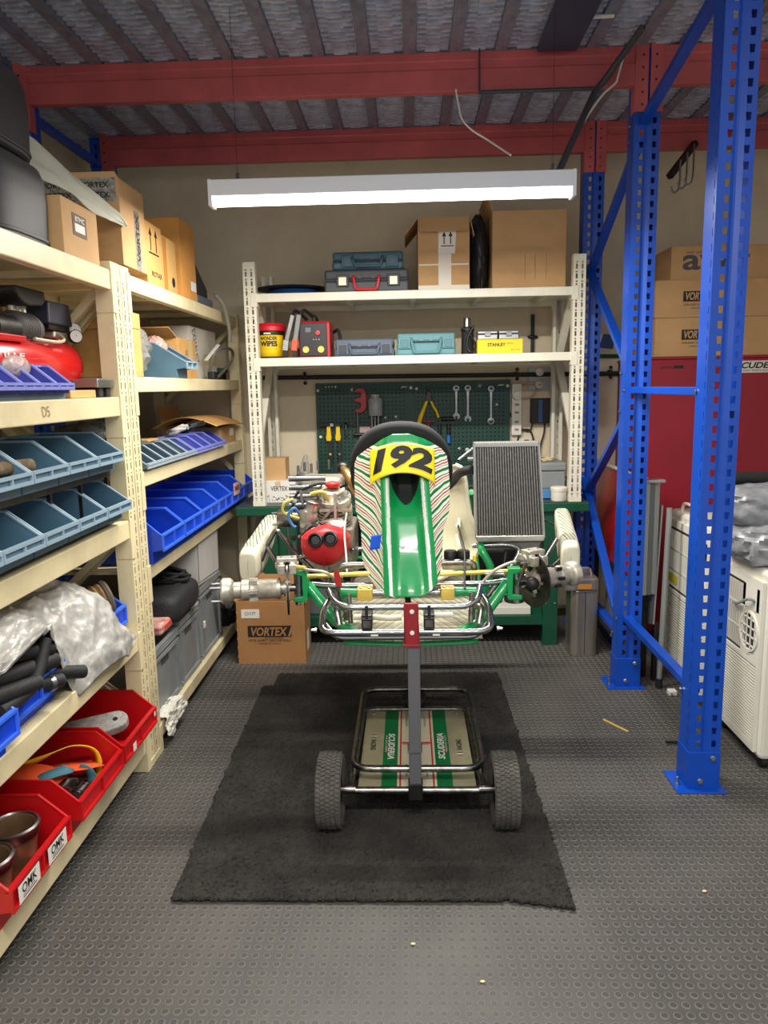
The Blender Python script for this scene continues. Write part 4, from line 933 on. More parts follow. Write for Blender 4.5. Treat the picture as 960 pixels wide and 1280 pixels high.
# welder
r = thing('inverter_welder', 'red and black inverter welder with two torches hung on it', 'welder', (-.52, 4.42, S2)); RD = mat('welder_red', (196, 42, 48), .4)
MB().prism([(0, 0), (.27, 0), (.27, .16), (.24, .19), (.02, .2), (0, .19)], (-.605, 4.33, S2+.002), EY, EZ, (.175, 0, 0)).build('case', RD, r, bevel=.006)
f = MB().box(-.60, -.445, 4.318, 4.3295, S2+.01, S2+.19).build('front_panel', mat('panel_black', (34, 33, 36), .4), r, bevel=.003)
MB().lathe([(.014, 0), (.013, .012), (0, .013)], (-.495, 4.318, S2+.135), (0, -1, 0), 16).build('knob', REDH, f)
MB().box(-.565, -.535, 4.3165, 4.318, S2+.14, S2+.165).build('display', mat('display_grey', (110, 112, 120), .3), f)
for x in (-.565, -.48): MB().lathe([(.018, 0), (.018, .006), (.012, .006), (.011, .003), (0, .003)], (x, 4.318, S2+.045), (0, -1, 0), 16).build('socket', GOLD, f)
for x in (-.52, -.505, -.49): MB().lathe([(.003, 0), (0, .002)], (x, 4.318, S2+.1), (0, -1, 0), 8).build('indicator', mat('lamp_white', (214, 204, 196), .4), f)
for k in range(7): MB().box(-.4298, -.4285, 4.36+.026*k, 4.372+.026*k, S2+.05, S2+.16).build('vent', mat('vent_dark', (90, 18, 24), .6), r)
MB().tube(fillet([(-.52, 4.36, S2+.19), (-.52, 4.36, S2+.235), (-.52, 4.54, S2+.225), (-.52, 4.54, S2+.19)], .03), .009, 8).build('handle', BLACK, r)
for (x, a, lab, M2) in ((-.655, .13, 'silver welding torch leaning on the welder', STEEL), (-.605, .05, 'black welding clamp with an orange grip leaning on the welder', GREYPL)):
    t = thing('welding_torch', lab, 'torch', (x, 4.30, S2)); m = MB(); m.bar((x-.02, 4.30, S2+.075), (x+a*.2, 4.30, S2+.235), .026, .022, (0, 1, 0)); m.build('body', M2, t, bevel=.004)
    MB().bar((x-.025, 4.30, S2+.04), (x-.016, 4.30, S2+.10), .032, .026, (0, 1, 0)).build('grip', mat('orange_grip', (232, 92, 62), .5) if 'orange' in lab else BOLT, t, bevel=.003)
    MB().tube(spline([(x+a*.2, 4.30, S2+.23), (x+.04, 4.33, S2+.26), (x+.09, 4.40, S2+.215)]), .009, 8).build('lead', BLACK, t)
    MB().box(x-.035, x-.01, 4.292, 4.308, S2+.001, S2+.04).build('tip', DARKSTEEL, t)
MB().tube(spline([(-.425, 4.52, S2+.15), (-.40, 4.50, S2+.16), (-.385, 4.49, S2+.11), (-.40, 4.48, S2+.04), (-.36, 4.55, S2+.012)]), .01, 8).build('welder_lead', BLACK, label='black lead hanging at the right side of the red welder', cat='cable')
MB().box(-.70, -.625, 4.42, 4.50, S2+.001, S2+.06).build('small_carton', CARDDARK, label='small brown box behind the torches on the lower shelf', cat='carton')
hard_case('slate-grey power tool case beside the red welder', -.405, -.068, 4.32, 4.62, S2, S2+.098, mat('slate_case', (84, 98, 114), .45), mat('slate_case', (84, 98, 114), .45), mat('slate_dark', (50, 58, 68), .5), .5, (.14, .86), .5)
hard_case('turquoise power tool case in the middle of the lower shelf', -.055, .275, 4.32, 4.62, S2, S2+.122, mat('turquoise_case', (92, 142, 150), .45), mat('turquoise_case', (92, 142, 150), .45), mat('turquoise_case2', (76, 124, 132), .5), .6, (.13, .87), .5)
r = thing('heat_gun', 'black heat gun wrapped in its own cable on the lower shelf', 'tool', (.345, 4.38, S2))
MB().lathe([(0, 0), (.034, 0), (.036, .01), (.034, .13), (.028, .155), (0, .155)], (.345, 4.38, S2), n=20).build('body', RUBBER, r); MB().lathe([(.02, .15), (.019, .2), (.017, .205), (0, .2)], (.342, 4.38, S2), n=16).build('nozzle', STEEL, r)
MB().tube(spline([(.31, 4.345, S2+.15), (.345, 4.335, S2+.12), (.375, 4.34, S2+.08), (.385, 4.345, S2+.04), (.365, 4.335, S2+.012), (.34, 4.335, S2+.04), (.345, 4.335, S2+.10), (.38, 4.345, S2+.16)]), .006, 7).build('cable', BLACK, r)
MB().lathe([(.0375, .13), (.039, .137), (.0375, .144)], (.345, 4.38, S2), n=20, cap=False).build('cable_wrap', BLACK, r)
c = carton('flat yellow carton with black lettering on the lower shelf', .395, .645, 4.31, 4.52, S2, S2+.075, mat('yellow_carton', (240, 208, 30), .55), name='tool_carton')
text('STANLEY', c, (.50, 4.3096, S2+.05), EX, EZ, .10, .018, INK, .03); text('ESSENTIAL', c, (.575, 4.3096, S2+.056), EX, EZ, .036, .006, INK); text('62-511-LA', c, (.605, 4.3096, S2+.022), EX, EZ, .05, .007, INK)
for k in (0, 1):
    x = .398+.118*k; r = thing('latch_box', ['small silver metal box on the yellow carton, left one', 'small silver metal box on the yellow carton, right one'][k], 'box', (x+.055, 4.40, S2+.08), group='silver boxes on the yellow carton')
    MB().box(x, x+.11, 4.325, 4.45, S2+.0795, S2+.108).build('body', BOLT, r, bevel=.004); MB().box(x-.001, x+.111, 4.324, 4.451, S2+.109, S2+.128).build('lid', BOLT, r, bevel=.006); MB().box(x+.038, x+.07, 4.316, 4.324, S2+.096, S2+.12).build('latch', STEEL, r, bevel=.002)
# black upright bar at the right rear
r = thing('wall_strip', 'thin black vertical strip on the wall behind the lower shelf', 'strip', (.80, 4.93, 1.67)); MB().box(.79, .812, 4.93, 4.948, 1.69, 1.93).build('strip', BLACK, r); MB().ball((.80, 4.928, 1.79), (.035, .012, .012), 10, 6).build('knob', BLACK, r)
# ------------------------------------------------ wall fittings
r = thing('wall_conduit', 'long black conduit running along the back wall above the pegboards', 'conduit', (.15, 4.93, 1.56))
MB().cyl((-.93, 4.925, 1.568), (2.2, 4.925, 1.545), .014, n=12).build('tube', BLACK, r)
for x in (-.655, .70, 1.29):
    c = MB().box(x-.01, x+.01, 4.905, 4.949, 1.55, 1.575).build('clip', BLACK, r); MB().ball((x, 4.905, 1.59), .012, 8, 6).build('screw_knob', BLACK, c); MB().ball((x, 4.905, 1.53), .012, 8, 6).build('screw_knob', BLACK, c)
MB().cyl((1.10, 4.935, 1.665), (1.345, 4.935, 1.66), .012).build('green_pipe', BGREEN, label='short green pipe on the wall right of the pegboards', cat='pipe')
MB().prism([(1.22, 1.715), (1.31, 1.705), (1.325, 1.79), (1.25, 1.80)], (0, 4.944, 0), EX, EZ, (0, .003, 0)).build('wall_sticker', mat('blue_sticker', (40, 70, 130), .5), label='small dark blue patch stuck on the wall by the red cabinet', cat='sticker')
def pegboard(label, x0, x1, z0=.86, z1=1.522):
    r = thing('pegboard', label, 'pegboard', ((x0+x1)/2, 4.93, z0)); m = MB(); xs = [x0]; n = int((x1-x0-.03)/.026)
    for k in range(n): xs += [x0+.018+k*.026, x0+.0255+k*.026]
    xs.append(x1); zs = [z0]; q = int((z1-z0-.03)/.026)
    for k in range(q): zs += [z0+.018+k*.026, z0+.0255+k*.026]
    zs.append(z1); Y = 4.922
    nx, nzv = len(xs), len(zs)
    m.add([(x, Y, z) for z in zs for x in xs], [(j*nx+i, j*nx+i+1, (j+1)*nx+i+1, (j+1)*nx+i) for j in range(nzv-1) for i in range(nx-1) if not (i % 2 == 1 and j % 2 == 1)])
    m.build('panel', PEG, r); MB().box(x0+.004, x1-.004, 4.94, 4.949, z0+.004, z1-.004).build('backing', mat('peg_backing', (12, 30, 26), .9), r)
    f = MB(); f.box(x0-.004, x0, Y-.002, 4.949, z0, z1); f.box(x1, x1+.004, Y-.002, 4.949, z0, z1); f.box(x0-.004, x1+.004, Y-.002, 4.949, z1, z1+.004); f.box(x0-.004, x1+.004, Y-.002, 4.949, z0-.004, z0); f.build('frame', PEG, r)
    text('JBC', r, (x1-.055, Y-.0006, z1-.03), EX, EZ, .045, .012, WHITEP, .03, .3)
    for (x, z) in ((x0+.012, z1-.042), (x1-.012, z1-.035), (x0+.02, z1-.34)): MB().lathe([(.010, 0), (.009, .004), (.004, .005), (.003, .002), (0, .002)], (x, Y, z), (0, -1, 0), 12).build('screw', WHITEP, r)
    return r
PB1 = pegboard('dark green pegboard with snips and red pipe cutter, left of two', -.588, .036); PB2 = pegboard('dark green pegboard with hanging spanners, right of two', .048, .655)
PY = 4.912
def hang(name, label, cat, x, z): return thing(name, label, cat, (x, PY, z))
# --- tools on the left board
r = hang('pipe_cutter', 'red C-shaped pipe cutter hanging on the left pegboard', 'tool', -.275, 1.30); m = MB()
m.prism([(-.06, .075), (-.03, .09), (.0, .085), (.015, .06), (.018, -.03), (.005, -.06), (-.02, -.072), (-.055, -.07), (-.055, -.045), (-.03, -.045), (-.02, -.03), (-.02, -.008), (-.05, -.002), (-.07, .015), (-.05, .02), (-.02, .03), (-.015, .05), (-.03, .06), (-.055, .055)], (-.28, PY+.002, 1.405), EX, EZ, (0, -.022, 0)); m.build('frame', mat('cutter_red', (176, 34, 34), .4), r, bevel=.003)
MB().cyl((-.323, PY-.012, 1.34), (-.323, PY-.012, 1.205), .004).build('screw', STEEL, r); MB().cyl((-.352, PY-.012, 1.195), (-.28, PY-.012, 1.195), .011).build('handle', DARKSTEEL, r)
r = hang('grease_gun_bottle', 'translucent grey bottle with long metal tubes on the left pegboard', 'tool', -.205, 1.0)
MB().lathe([(0, 0), (.044, 0), (.046, .006), (.046, .098), (.036, .112), (.028, .114), (.028, .135), (0, .136)], (-.204, PY-.04, 1.315), n=24).build('bottle', mat('milky_plastic', (156, 160, 160), .35, alpha=.92), r)
for dx in (-.026, -.006, .016): MB().cyl((-.204+dx, PY-.03, 1.315), (-.204+dx, PY-.03, 1.02), .0065).build('tube', STEEL, r)
MB().ball((-.21, PY-.045, 1.30), .01, 8, 6).build('valve', BOLT, r)
r = hang('drill_bit_card', 'card of small drill bits hanging on the left pegboard', 'card', -.27, 1.1); MB().box(-.312, -.242, PY-.004, PY, 1.08, 1.245).build('card', mat('pinkish_card', (176, 148, 142), .6), r); MB().box(-.312, -.242, PY-.005, PY-.004, 1.08, 1.105).build('print_band', mat('card_red', (170, 60, 56), .6), r)
for k in range(5): MB().cyl((-.303+.0125*k, PY-.007, 1.115), (-.303+.0125*k, PY-.007, 1.175), .0028, n=8).build('drill_bit', DARKSTEEL, r)
MB().box(-.31, -.245, PY-.006, PY-.004, 1.178, 1.192).build('title_print', WHITEP, r)
for k, (x, lab) in enumerate(((-.512, 'yellow-handled tin snips on the pegboard, left of the pair'), (-.452, 'yellow-handled tin snips on the pegboard, right of the pair'))):
    r = hang('tin_snips', lab, 'tool', x, 1.0); r['group'] = 'yellow tin snips'
    MB().prism([(-.014, .0), (.012, .0), (.018, .02), (.014, .05), (.012, .105), (-.012, .105), (-.014, .05), (-.02, .02)], (x, PY-.004, 1.155), EX, EZ, (0, -.016, 0)).build('grip', YEL, r, bevel=.004)
    MB().prism([(-.01, .16), (.01, .16), (.016, .06), (.006, 0), (-.012, .05)], (x+.008, PY-.006, 1.0), EX, EZ, (0, -.01, 0)).build('blades', BLACK, r)
    MB().lathe([(.008, 0), (.007, .004), (0, .004)], (x+.006, PY-.017, 1.07), (0, -1, 0), 10).build('pivot', YEL if k == 0 else BOLT, r)
r = hang('tool_holder', 'dark steel tool holder bar above the snips', 'holder', -.5, 1.25); MB().box(-.565, -.43, PY-.03, PY, 1.252, 1.272).build('bar', DARKSTEEL, r); MB().box(-.50, -.48, PY-.034, PY-.03, 1.25, 1.27).build('clip', BOLT, r)
r = hang('peg_hook', 'long bent chrome hook left of the drill bit card', 'hook', -.385, 1.19); MB().tube(spline([(-.40, PY, 1.27), (-.40, PY-.02, 1.255), (-.398, PY-.02, 1.20), (-.398, PY-.018, 1.185)]), .006, 8).build('shaft', STEEL, r); MB().tube(spline([(-.40, PY-.01, 1.26), (-.37, PY-.02, 1.262), (-.345, PY-.02, 1.278)]), .003, 6).build('arm', STEEL, r)
for k, (x, z) in enumerate(((-.355, 1.482), (-.145, 1.30), (-.075, 1.302), (.465, 1.492), (.575, 1.37), (.335, 1.085), (.385, 1.082))):
    MB().lathe([(.013, 0), (.013, .003), (.009, .005), (.005, .018), (0, .019)], (x, PY+.01, z), (0, -1, 0), 12).build('peg', BOLT if k != 6 else WHITEP, PB1 if x < .04 else PB2)
for k in range(4): MB().lathe([(.004+.002*(k == 3), 0), (0, .003)], (-.525+.021*k, PY+.01, 1.502), (0, -1, 0), 10).build('pin', WHITEP, PB1)
# --- tools on the right board
def spanner(label, x, z0, z1, lower):
    r = hang('spanner', label, 'spanner', x, z0); r['group'] = 'spanners on the pegboard'; h = z1-z0
    MB().prism([(-.008, .02), (.008, .02), (.006, h*.5), (.009, h-.02), (-.009, h-.02), (-.006, h*.5)], (x, PY, z0), EX, EZ, (0, -.006, 0)).build('shaft', STEEL, r, bevel=.0015)
    def ring(cz, R, nm): MB().lathe([(R*.55, -.001), (R*.55, .009), (R, .008), (R, 0), (R*.55, -.001)], (x, PY+.001, cz), (0, -1, 0), 20, cap=False).build(nm, STEEL, r)
    ring(z1-.018, .02, 'ring_end')
    if lower == 'ring': ring(z0+.02, .022, 'ring_end')
    else:
        P = [(.022*cos(t), .022*sin(t)) for t in [-pi/2+.6+k*(2*pi-1.2)/14 for k in range(15)]]; P += [(.010*cos(t), .010*sin(t)) for t in [-pi/2-.6-k*(2*pi-1.2)/14 for k in range(15)]]
        MB().prism(P, (x, PY, z0+.02), EX, EZ, (0, -.007, 0)).build('open_jaw', STEEL, r)
spanner('silver spanner on the right pegboard, leftmost of three', .314, 1.28, 1.495, 'open'); spanner('silver open-ended spanner in the middle of the three', .388, 1.262, 1.495, 'open'); spanner('silver ring spanner on the right pegboard, rightmost of three', .536, 1.245, 1.488, 'ring')
r = hang('pruning_pliers', 'yellow-handled pliers hanging from a hook on the right pegboard', 'pliers', .13, 1.25)
MB().tube([(.133, PY+.005, 1.505), (.133, PY-.015, 1.47)], .004, 6).build('hook', BOLT, r)
MB().prism([(-.02, -.02), (.025, -.03), (.02, .04), (.0, .06), (-.012, .04)], (.135, PY-.004, 1.41), EX, EZ, (0, -.014, 0)).build('head', DARKSTEEL, r, bevel=.003)
MB().tube(spline([(.125, PY-.012, 1.40), (.105, PY-.012, 1.35), (.085, PY-.012, 1.30), (.07, PY-.012, 1.25)]), [.009+.0003*k for k in range(25)], 8).build('handle', YEL, r); MB().tube(spline([(.15, PY-.012, 1.40), (.165, PY-.012, 1.37), (.185, PY-.012, 1.335), (.20, PY-.012, 1.295)]), .008, 8).build('handle', YEL, r)
r = hang('tee_wrench', 'red T-handle wrench low on the right pegboard', 'wrench', .135, 1.18); MB().cyl((.10, PY-.01, 1.27), (.172, PY-.01, 1.27), .008).build('handle', mat('dark_red_handle', (150, 44, 56), .5), r); MB().cyl((.136, PY-.01, 1.27), (.136, PY-.01, 1.15), .006).build('shaft', mat('dark_red_handle', (150, 44, 56), .5), r)
for k in (0, 1):
    x = .205+.058*k; r = hang('screwdriver', ['blue-handled screwdriver on the right pegboard, left one', 'blue-handled screwdriver on the right pegboard, right one'][k], 'screwdriver', x, 1.13); r['group'] = 'screwdrivers on the pegboard'
    MB().cyl((x, PY-.012, 1.25), (x, PY-.012, 1.18), .011).build('grip', BLACK, r); MB().cyl((x, PY-.012, 1.18), (x, PY-.012, 1.13), .012).build('handle', mat('blue_handle', (36, 110, 190), .4), r)
r = hang('hammer_head', 'dark steel bar lying on pegs above the screwdrivers', 'bar', .25, 1.26); MB().cyl((.215, PY-.012, 1.285), (.30, PY-.012, 1.285), .012).build('bar', DARKSTEEL, r)
# --- electrics right of the boards
r = thing('wall_socket', 'grey double wall socket at the top right of the bench', 'socket', (.868, 4.94, 1.46)); MB().box(.775, .96, 4.93, 4.949, 1.455, 1.60).build('plate', mat('socket_grey', (176, 180, 188), .4), r, bevel=.005)
for z in (1.57, 1.49): p = MB().lathe([(.028, 0), (.026, .02), (.02, .024), (0, .024)], (.845, 4.93, z), (0, -1, 0), 8).build('plug', WHITEPL, r)
r = thing('power_strip', 'white power strip hanging beside the right pegboard', 'power strip', (.70, 4.94, 1.17)); MB().box(.67, .735, 4.915, 4.948, 1.17, 1.50).build('body', WHITEPL, r, bevel=.006); MB().lathe([(.032, 0), (.030, .018), (.02, .022), (0, .022)], (.703, 4.915, 1.425), (0, -1, 0), 10).build('plug', WHITEPL, r)
for z in (1.36, 1.31, 1.25, 1.20): MB().box(.69, .715, 4.9135, 4.915, z, z+.014).build('outlet', mat('outlet_red', (150, 120, 110), .5), r)
r = thing('battery_charger', 'black wall-mounted battery charger with a blue stripe', 'charger', (.855, 4.93, 1.25)); MB().box(.79, .915, 4.895, 4.949, 1.245, 1.405).build('case', BLACK, r, bevel=.006); MB().box(.838, .862, 4.893, 4.895, 1.25, 1.40).build('stripe', mat('blue_stripe', (36, 84, 140), .4), r)
MB().box(.80, .905, 4.892, 4.895, 1.395, 1.402).build('trim', DARKSTEEL, r)
for lab, P, M2 in (('black charger lead looping below the charger', [(.805, 4.92, 1.25), (.79, 4.93, 1.20), (.74, 4.93, 1.20), (.715, 4.93, 1.15), (.70, 4.93, 1.08), (.705, 4.93, 1.0)], BLACK), ('black cable crossing from the pegboard to the charger lead', [(.655, 4.93, 1.32), (.69, 4.93, 1.26), (.735, 4.93, 1.21), (.79, 4.93, 1.20), (.815, 4.93, 1.13), (.82, 4.93, 1.06)], BLACK), ('black cable hanging straight down from the charger', [(.885, 4.93, 1.25), (.88, 4.93, 1.18), (.86, 4.93, 1.10), (.855, 4.93, 1.0), (.85, 4.93, .95)], BLACK),
    ('pale pink flex from the wall socket to the power strip', [(.63, 4.93, 1.55), (.66, 4.93, 1.515), (.72, 4.93, 1.495), (.80, 4.93, 1.49), (.85, 4.90, 1.49)], mat('pink_flex', (196, 160, 140), .5)), ('pale loop of flex above the charger', [(.70, 4.91, 1.425), (.76, 4.92, 1.405), (.82, 4.92, 1.44), (.82, 4.92, 1.49), (.80, 4.92, 1.505), (.70, 4.92, 1.50)], mat('pink_flex', (196, 160, 140), .5))):
    MB().tube(spline(P), .0055, 7).build('flex_cable', M2, label=lab, cat='cable')
# ------------------------------------------------ things on the bench top
BT = .842
carton('small plain carton on the white printed box at the left of the bench', -.853, -.715, 4.36, 4.50, BT+.128, BT+.252, CARD)
c = carton('white printed box with a chequered pattern on the bench', -.862, -.655, 4.33, 4.55, BT, BT+.124, mat('white_print_box', (222, 218, 208), .6), name='printed_box')
text('VERTEX', c, (-.752, 4.3297, BT+.083), EX, EZ, .10, .026, mat('dark_grey_ink', (60, 56, 58), .6), .02); MB().box(-.775, -.742, 4.3294, 4.3298, BT+.098, BT+.124).build('logo_print', mat('tan_ink', (196, 176, 150), .6), c)
q = MB(); rnd = random.Random(2)
for k in range(70):
    x = -.858+rnd.random()*.195; e = abs(x+.76)/.1; z = BT+.008+rnd.random()*(.018+.03*e); s = .005; q.box(x, x+s, 4.3293, 4.3298, z, z+s)
q.build('chequer_print', mat('grey_blue_ink', (104, 104, 120), .6), c)
r = thing('carburettor_bag', 'clear bag with a dark part behind the printed box on the bench', 'bag', (-.66, 4.62, BT)); m = MB(); m.grid(lambda u, v: V((-.66+.06*(1-v*.8)*cos(2*pi*u)+.03*v, 4.62+.05*(1-v*.8)*sin(2*pi*u), BT+.25*v+.012*nz((u*6, v*5, 1)))), 24, 12, True, True); m.build('bag', CLEAR, r); MB().ball((-.66, 4.62, BT+.1), (.04, .03, .045), 12, 8).build('part', DARKSTEEL, r); MB().lathe([(.03, 0), (.03, .08), (.02, .1), (0, .1)], (-.66, 4.62, BT), n=12).build('base', DARKSTEEL, r)
r = thing('toolbox', 'grey plastic toolbox standing in the blue tray on the bench', 'toolbox', (.83, 4.45, BT)); MB().box(.75, .905, 4.36, 4.60, BT+.055, BT+.155).build('body', GREYPL, r, bevel=.006); MB().box(.742, .912, 4.352, 4.605, BT+.157, BT+.205).build('lid', GREYPL, r, bevel=.01); MB().box(.75, .905, 4.36, 4.60, BT+.005, BT+.055).build('foot', GREYPL, r)
r = thing('parts_tray', 'light blue plastic tray under the grey toolbox', 'tray', (.83, 4.45, BT)); BLT = mat('light_blue_plastic', (74, 128, 178), .45); m = MB(); m.box(.70, .955, 4.325, 4.335, BT, BT+.055); m.box(.70, .955, 4.62, 4.63, BT, BT+.055); m.box(.70, .71, 4.335, 4.62, BT, BT+.055); m.box(.945, .955, 4.335, 4.62, BT, BT+.10); m.box(.70, .955, 4.325, 4.63, BT, BT+.004); m.build('body', BLT, r)
r = thing('paper_cup', 'white plastic tub at the right end of the bench', 'cup', (.85, 4.265, BT)); MB().lathe([(0, 0), (.042, 0), (.044, .004), (.044, .05), (.046, .052), (.046, .075), (.041, .079), (0, .079)], (.85, 4.265, BT), n=24).build('body', WHITEPL, r); MB().lathe([(.0465, .056), (.0475, .06), (.0475, .072), (.0465, .076)], (.85, 4.265, BT), n=24, cap=False).build('lid_rim', WHITEPL, r)
coil('flat coil of beige flex on the grey toolbox', (.82, 4.47, BT+.212), .05, .005, mat('beige_flex', (196, 180, 140), .5), 3, 8, .05)
MB().cyl((.775, 4.36, BT+.38), (.87, 4.42, BT+.395), .004).build('welding_rod', mat('beige_flex', (196, 180, 140), .5), label='thin beige rod sticking out above the radiator', cat='rod') if False else None
r = thing('sticker_card', 'small black and white printed card leaning behind the radiator', 'card', (.74, 4.9, 1.08)); MB().box(.70, .80, 4.935, 4.948, 1.105, 1.145).build('card', WHITEP, r); MB().box(.755, .785, 4.933, 4.935, 1.11, 1.14).build('code_print', INK, r)
# ================================================================== carton on the floor under the bench
c = carton('brown carton with black lettering on the floor in front of the bench', -.952, -.578, 3.955, 4.19, 0, .355, CARDDARK, [('x0', 35, .11), ('x1', -70, .02), ('y1', 70, .10)])
MB().box(-.925, -.825, 3.9535, 3.9545, .262, .312).build('label', WHITEP, c); text('CV177', c, (-.875, 3.9533, .288), EX, EZ, .06, .018, INK)
MB().box(-.893, -.652, 3.9537, 3.9543, .155, .218).build('logo_print', INK, c); text('VORTEX', c, (-.775, 3.9535, .185), EX, EZ, .20, .05, CARDDARK, .03, .2)
MB().prism([(0, 0), (.012, 0), (.03, .055), (.018, .055)], (-.672, 3.953, .158), EX, EZ, (0, -.0004, 0)).build('logo_print', CARDDARK, c)
text('OTK KART GROUP S.R.L.', c, (-.772, 3.9538, .135), EX, EZ, .235, .013, INK); text('MADE IN ITALY', c, (-.772, 3.9538, .117), EX, EZ, .12, .008, INK); text('ENGINES', c, (-.75, 3.9534, .149), EX, EZ, .10, .008, INK)
MB().box(-.5775, -.577, 4.02, 4.10, .05, .16).build('label', WHITEP, c)
for k in range(6): MB().box(-.953, -.950, 3.9535, 3.958, .04+.05*k, .05+.05*k).build('staple', CARD2, c)
# ================================================================== kart trolley
def trolley():
    r = thing('kart_trolley', 'chrome wheeled trolley with a central grey post carrying the kart', 'trolley', (.01, 2.7, 0))
    TY = mat('tyre_rubber', (96, 91, 85), .85, rgb2=(70, 67, 63), vscale=20)
    for x, s in ((-.282, -1), (.312, 1)):
        R, w = .122, .043
        # tread: blocks in five zigzag rows around a torus-like carcass
        prof = [(R*.62, -w*.72), (R*.80, -w*.95), (R*.93, -w), (R*.985, -w*.86), (R, -w*.5), (R*1.002, 0), (R, w*.5), (R*.985, w*.86), (R*.93, w), (R*.80, w*.95), (R*.62, w*.72)]
        ty = MB().lathe(prof, (x, 2.40, R+.012), EX, 56, cap=False).build('tyre', TY, r)
        m = MB(); n = 52
        for k in range(n):
            a0 = 2*pi*k/n
            for j, ox in enumerate((-.032, -.016, 0, .016, .032)):
                a = a0+(pi/n if j % 2 else 0); rr = R*(1.003 if abs(ox) < .03 else .990)
                da = 2*pi/n*.33; sk = .35*da*(1 if j % 2 else -1)
                P = []
                for h in (0, .0045):
                    for dx, ang in ((-.0068, a-da+sk), (.0068, a-da-sk), (.0068, a+da-sk), (-.0068, a+da+sk)):
                        P.append((x+ox+dx, 2.40+(rr+h)*cos(ang), R+.012+(rr+h)*sin(ang)))
                m.add(P, [(0, 1, 2, 3), (7, 6, 5, 4), (0, 4, 5, 1), (1, 5, 6, 2), (2, 6, 7, 3), (3, 7, 4, 0)])
        m.build('tread_blocks', TY, ty, kind='stuff', fix=False)
        MB().lathe([(0, -w*.5), (R*.3, -w*.5), (R*.35, -w*.3), (R*.58, -w*.4), (R*.66, -w*.72), (R*.64, w*.72), (R*.58, w*.4), (R*.35, w*.3), (R*.3, w*.5), (0, w*.5)], (x, 2.40, R+.012), EX, 28).build('rim', DARKSTEEL, r)
        MB().cyl((x-s*.085, 2.40, R+.012), (x+s*.03, 2.40, R+.012), .015).build('hub', WORNCHROME, r)
    z0 = .130
    MB().cyl((-.245, 2.40, z0), (.272, 2.40, z0), .0125).build('axle', WORNCHROME, r)
    MB().tube(fillet([(-.215, 2.40, z0), (-.205, 3.06, z0), (.235, 3.06, z0), (.243, 2.40, z0)], .06), .0125, 12).build('lower_frame', WORNCHROME, r)
    up = fillet([(-.208, 2.44, .188), (-.205, 3.14, .188), (.245, 3.14, .188), (.245, 2.44, .188)], .07, 6, True)
    MB().tube(up, .0125, 12, True).build('upper_frame', WORNCHROME, r)
    for x, y in ((-.209, 2.5), (.243, 2.5), (-.206, 2.98), (.24, 2.98)): MB().cyl((x, y, z0), (x, y, .188), .008).build('strut', WORNCHROME, r)
    GP = mat('grey_post_paint', (104, 104, 108), .5, .3)
    p = MB().box(-.011, .030, 2.38, 2.42, .105, .67).build('post', GP, r, bevel=.003)
    MB().box(-.016, .034, 2.375, 2.423, .28, .29).build('collar', GP, p); MB().box(-.015, .034, 2.376, 2.424, .105, .165).build('socket', DARKSTEEL, p, bevel=.003)
    p2 = MB().box(-.011, .030, 3.06, 3.10, .125, .66).build('post', GP, r, bevel=.003)
    MB().lathe([(.05, 0), (.05, .012), (.03, .014), (.03, .03)], (.01, 3.08, .176), n=20).build('collar', RUBBER, p2)
    RB = mat('dark_red_bracket', (142, 30, 38), .45)
    q = MB(); q.prism([(-.024, .655), (.030, .652), (.030, .668), (.024, .80), (-.020, .80), (-.022, .668)], (0, 2.378, 0), EX, EZ, (0, .012, 0)); q.box(-.022, -.016, 2.378, 2.44, .66, .79); q.box(.022, .027, 2.378, 2.44, .66, .79); q.box(-.024, .030, 2.372, 2.44, .652, .662)
    q = q.build('bracket', RB, r, bevel=.002)
    for z in (.70, .772): MB().lathe([(.008, 0), (.007, .003), (0, .004)], (.005, 2.378, z), (0, -1, 0), 12).build('rivet', WHITEP, q)
    MB().tube(fillet([(-.26, 3.07, .68), (-.20, 3.07, .655), (.22, 3.07, .655), (.28, 3.07, .68)], .03), .014, 10).build('rear_cradle', WORNCHROME, r)
    MB().bar((.0095, 2.42, .155), (.0095, 3.06, .155), .03, .03).build('spine', DARKSTEEL, r)
    MB().box(-.21, .24, 2.50, 2.52, .112, .1285).build('crossbar', DARKSTEEL, r); MB().box(-.21, .24, 2.94, 2.96, .112, .1285).build('crossbar', DARKSTEEL, r)
    return r
trolley()
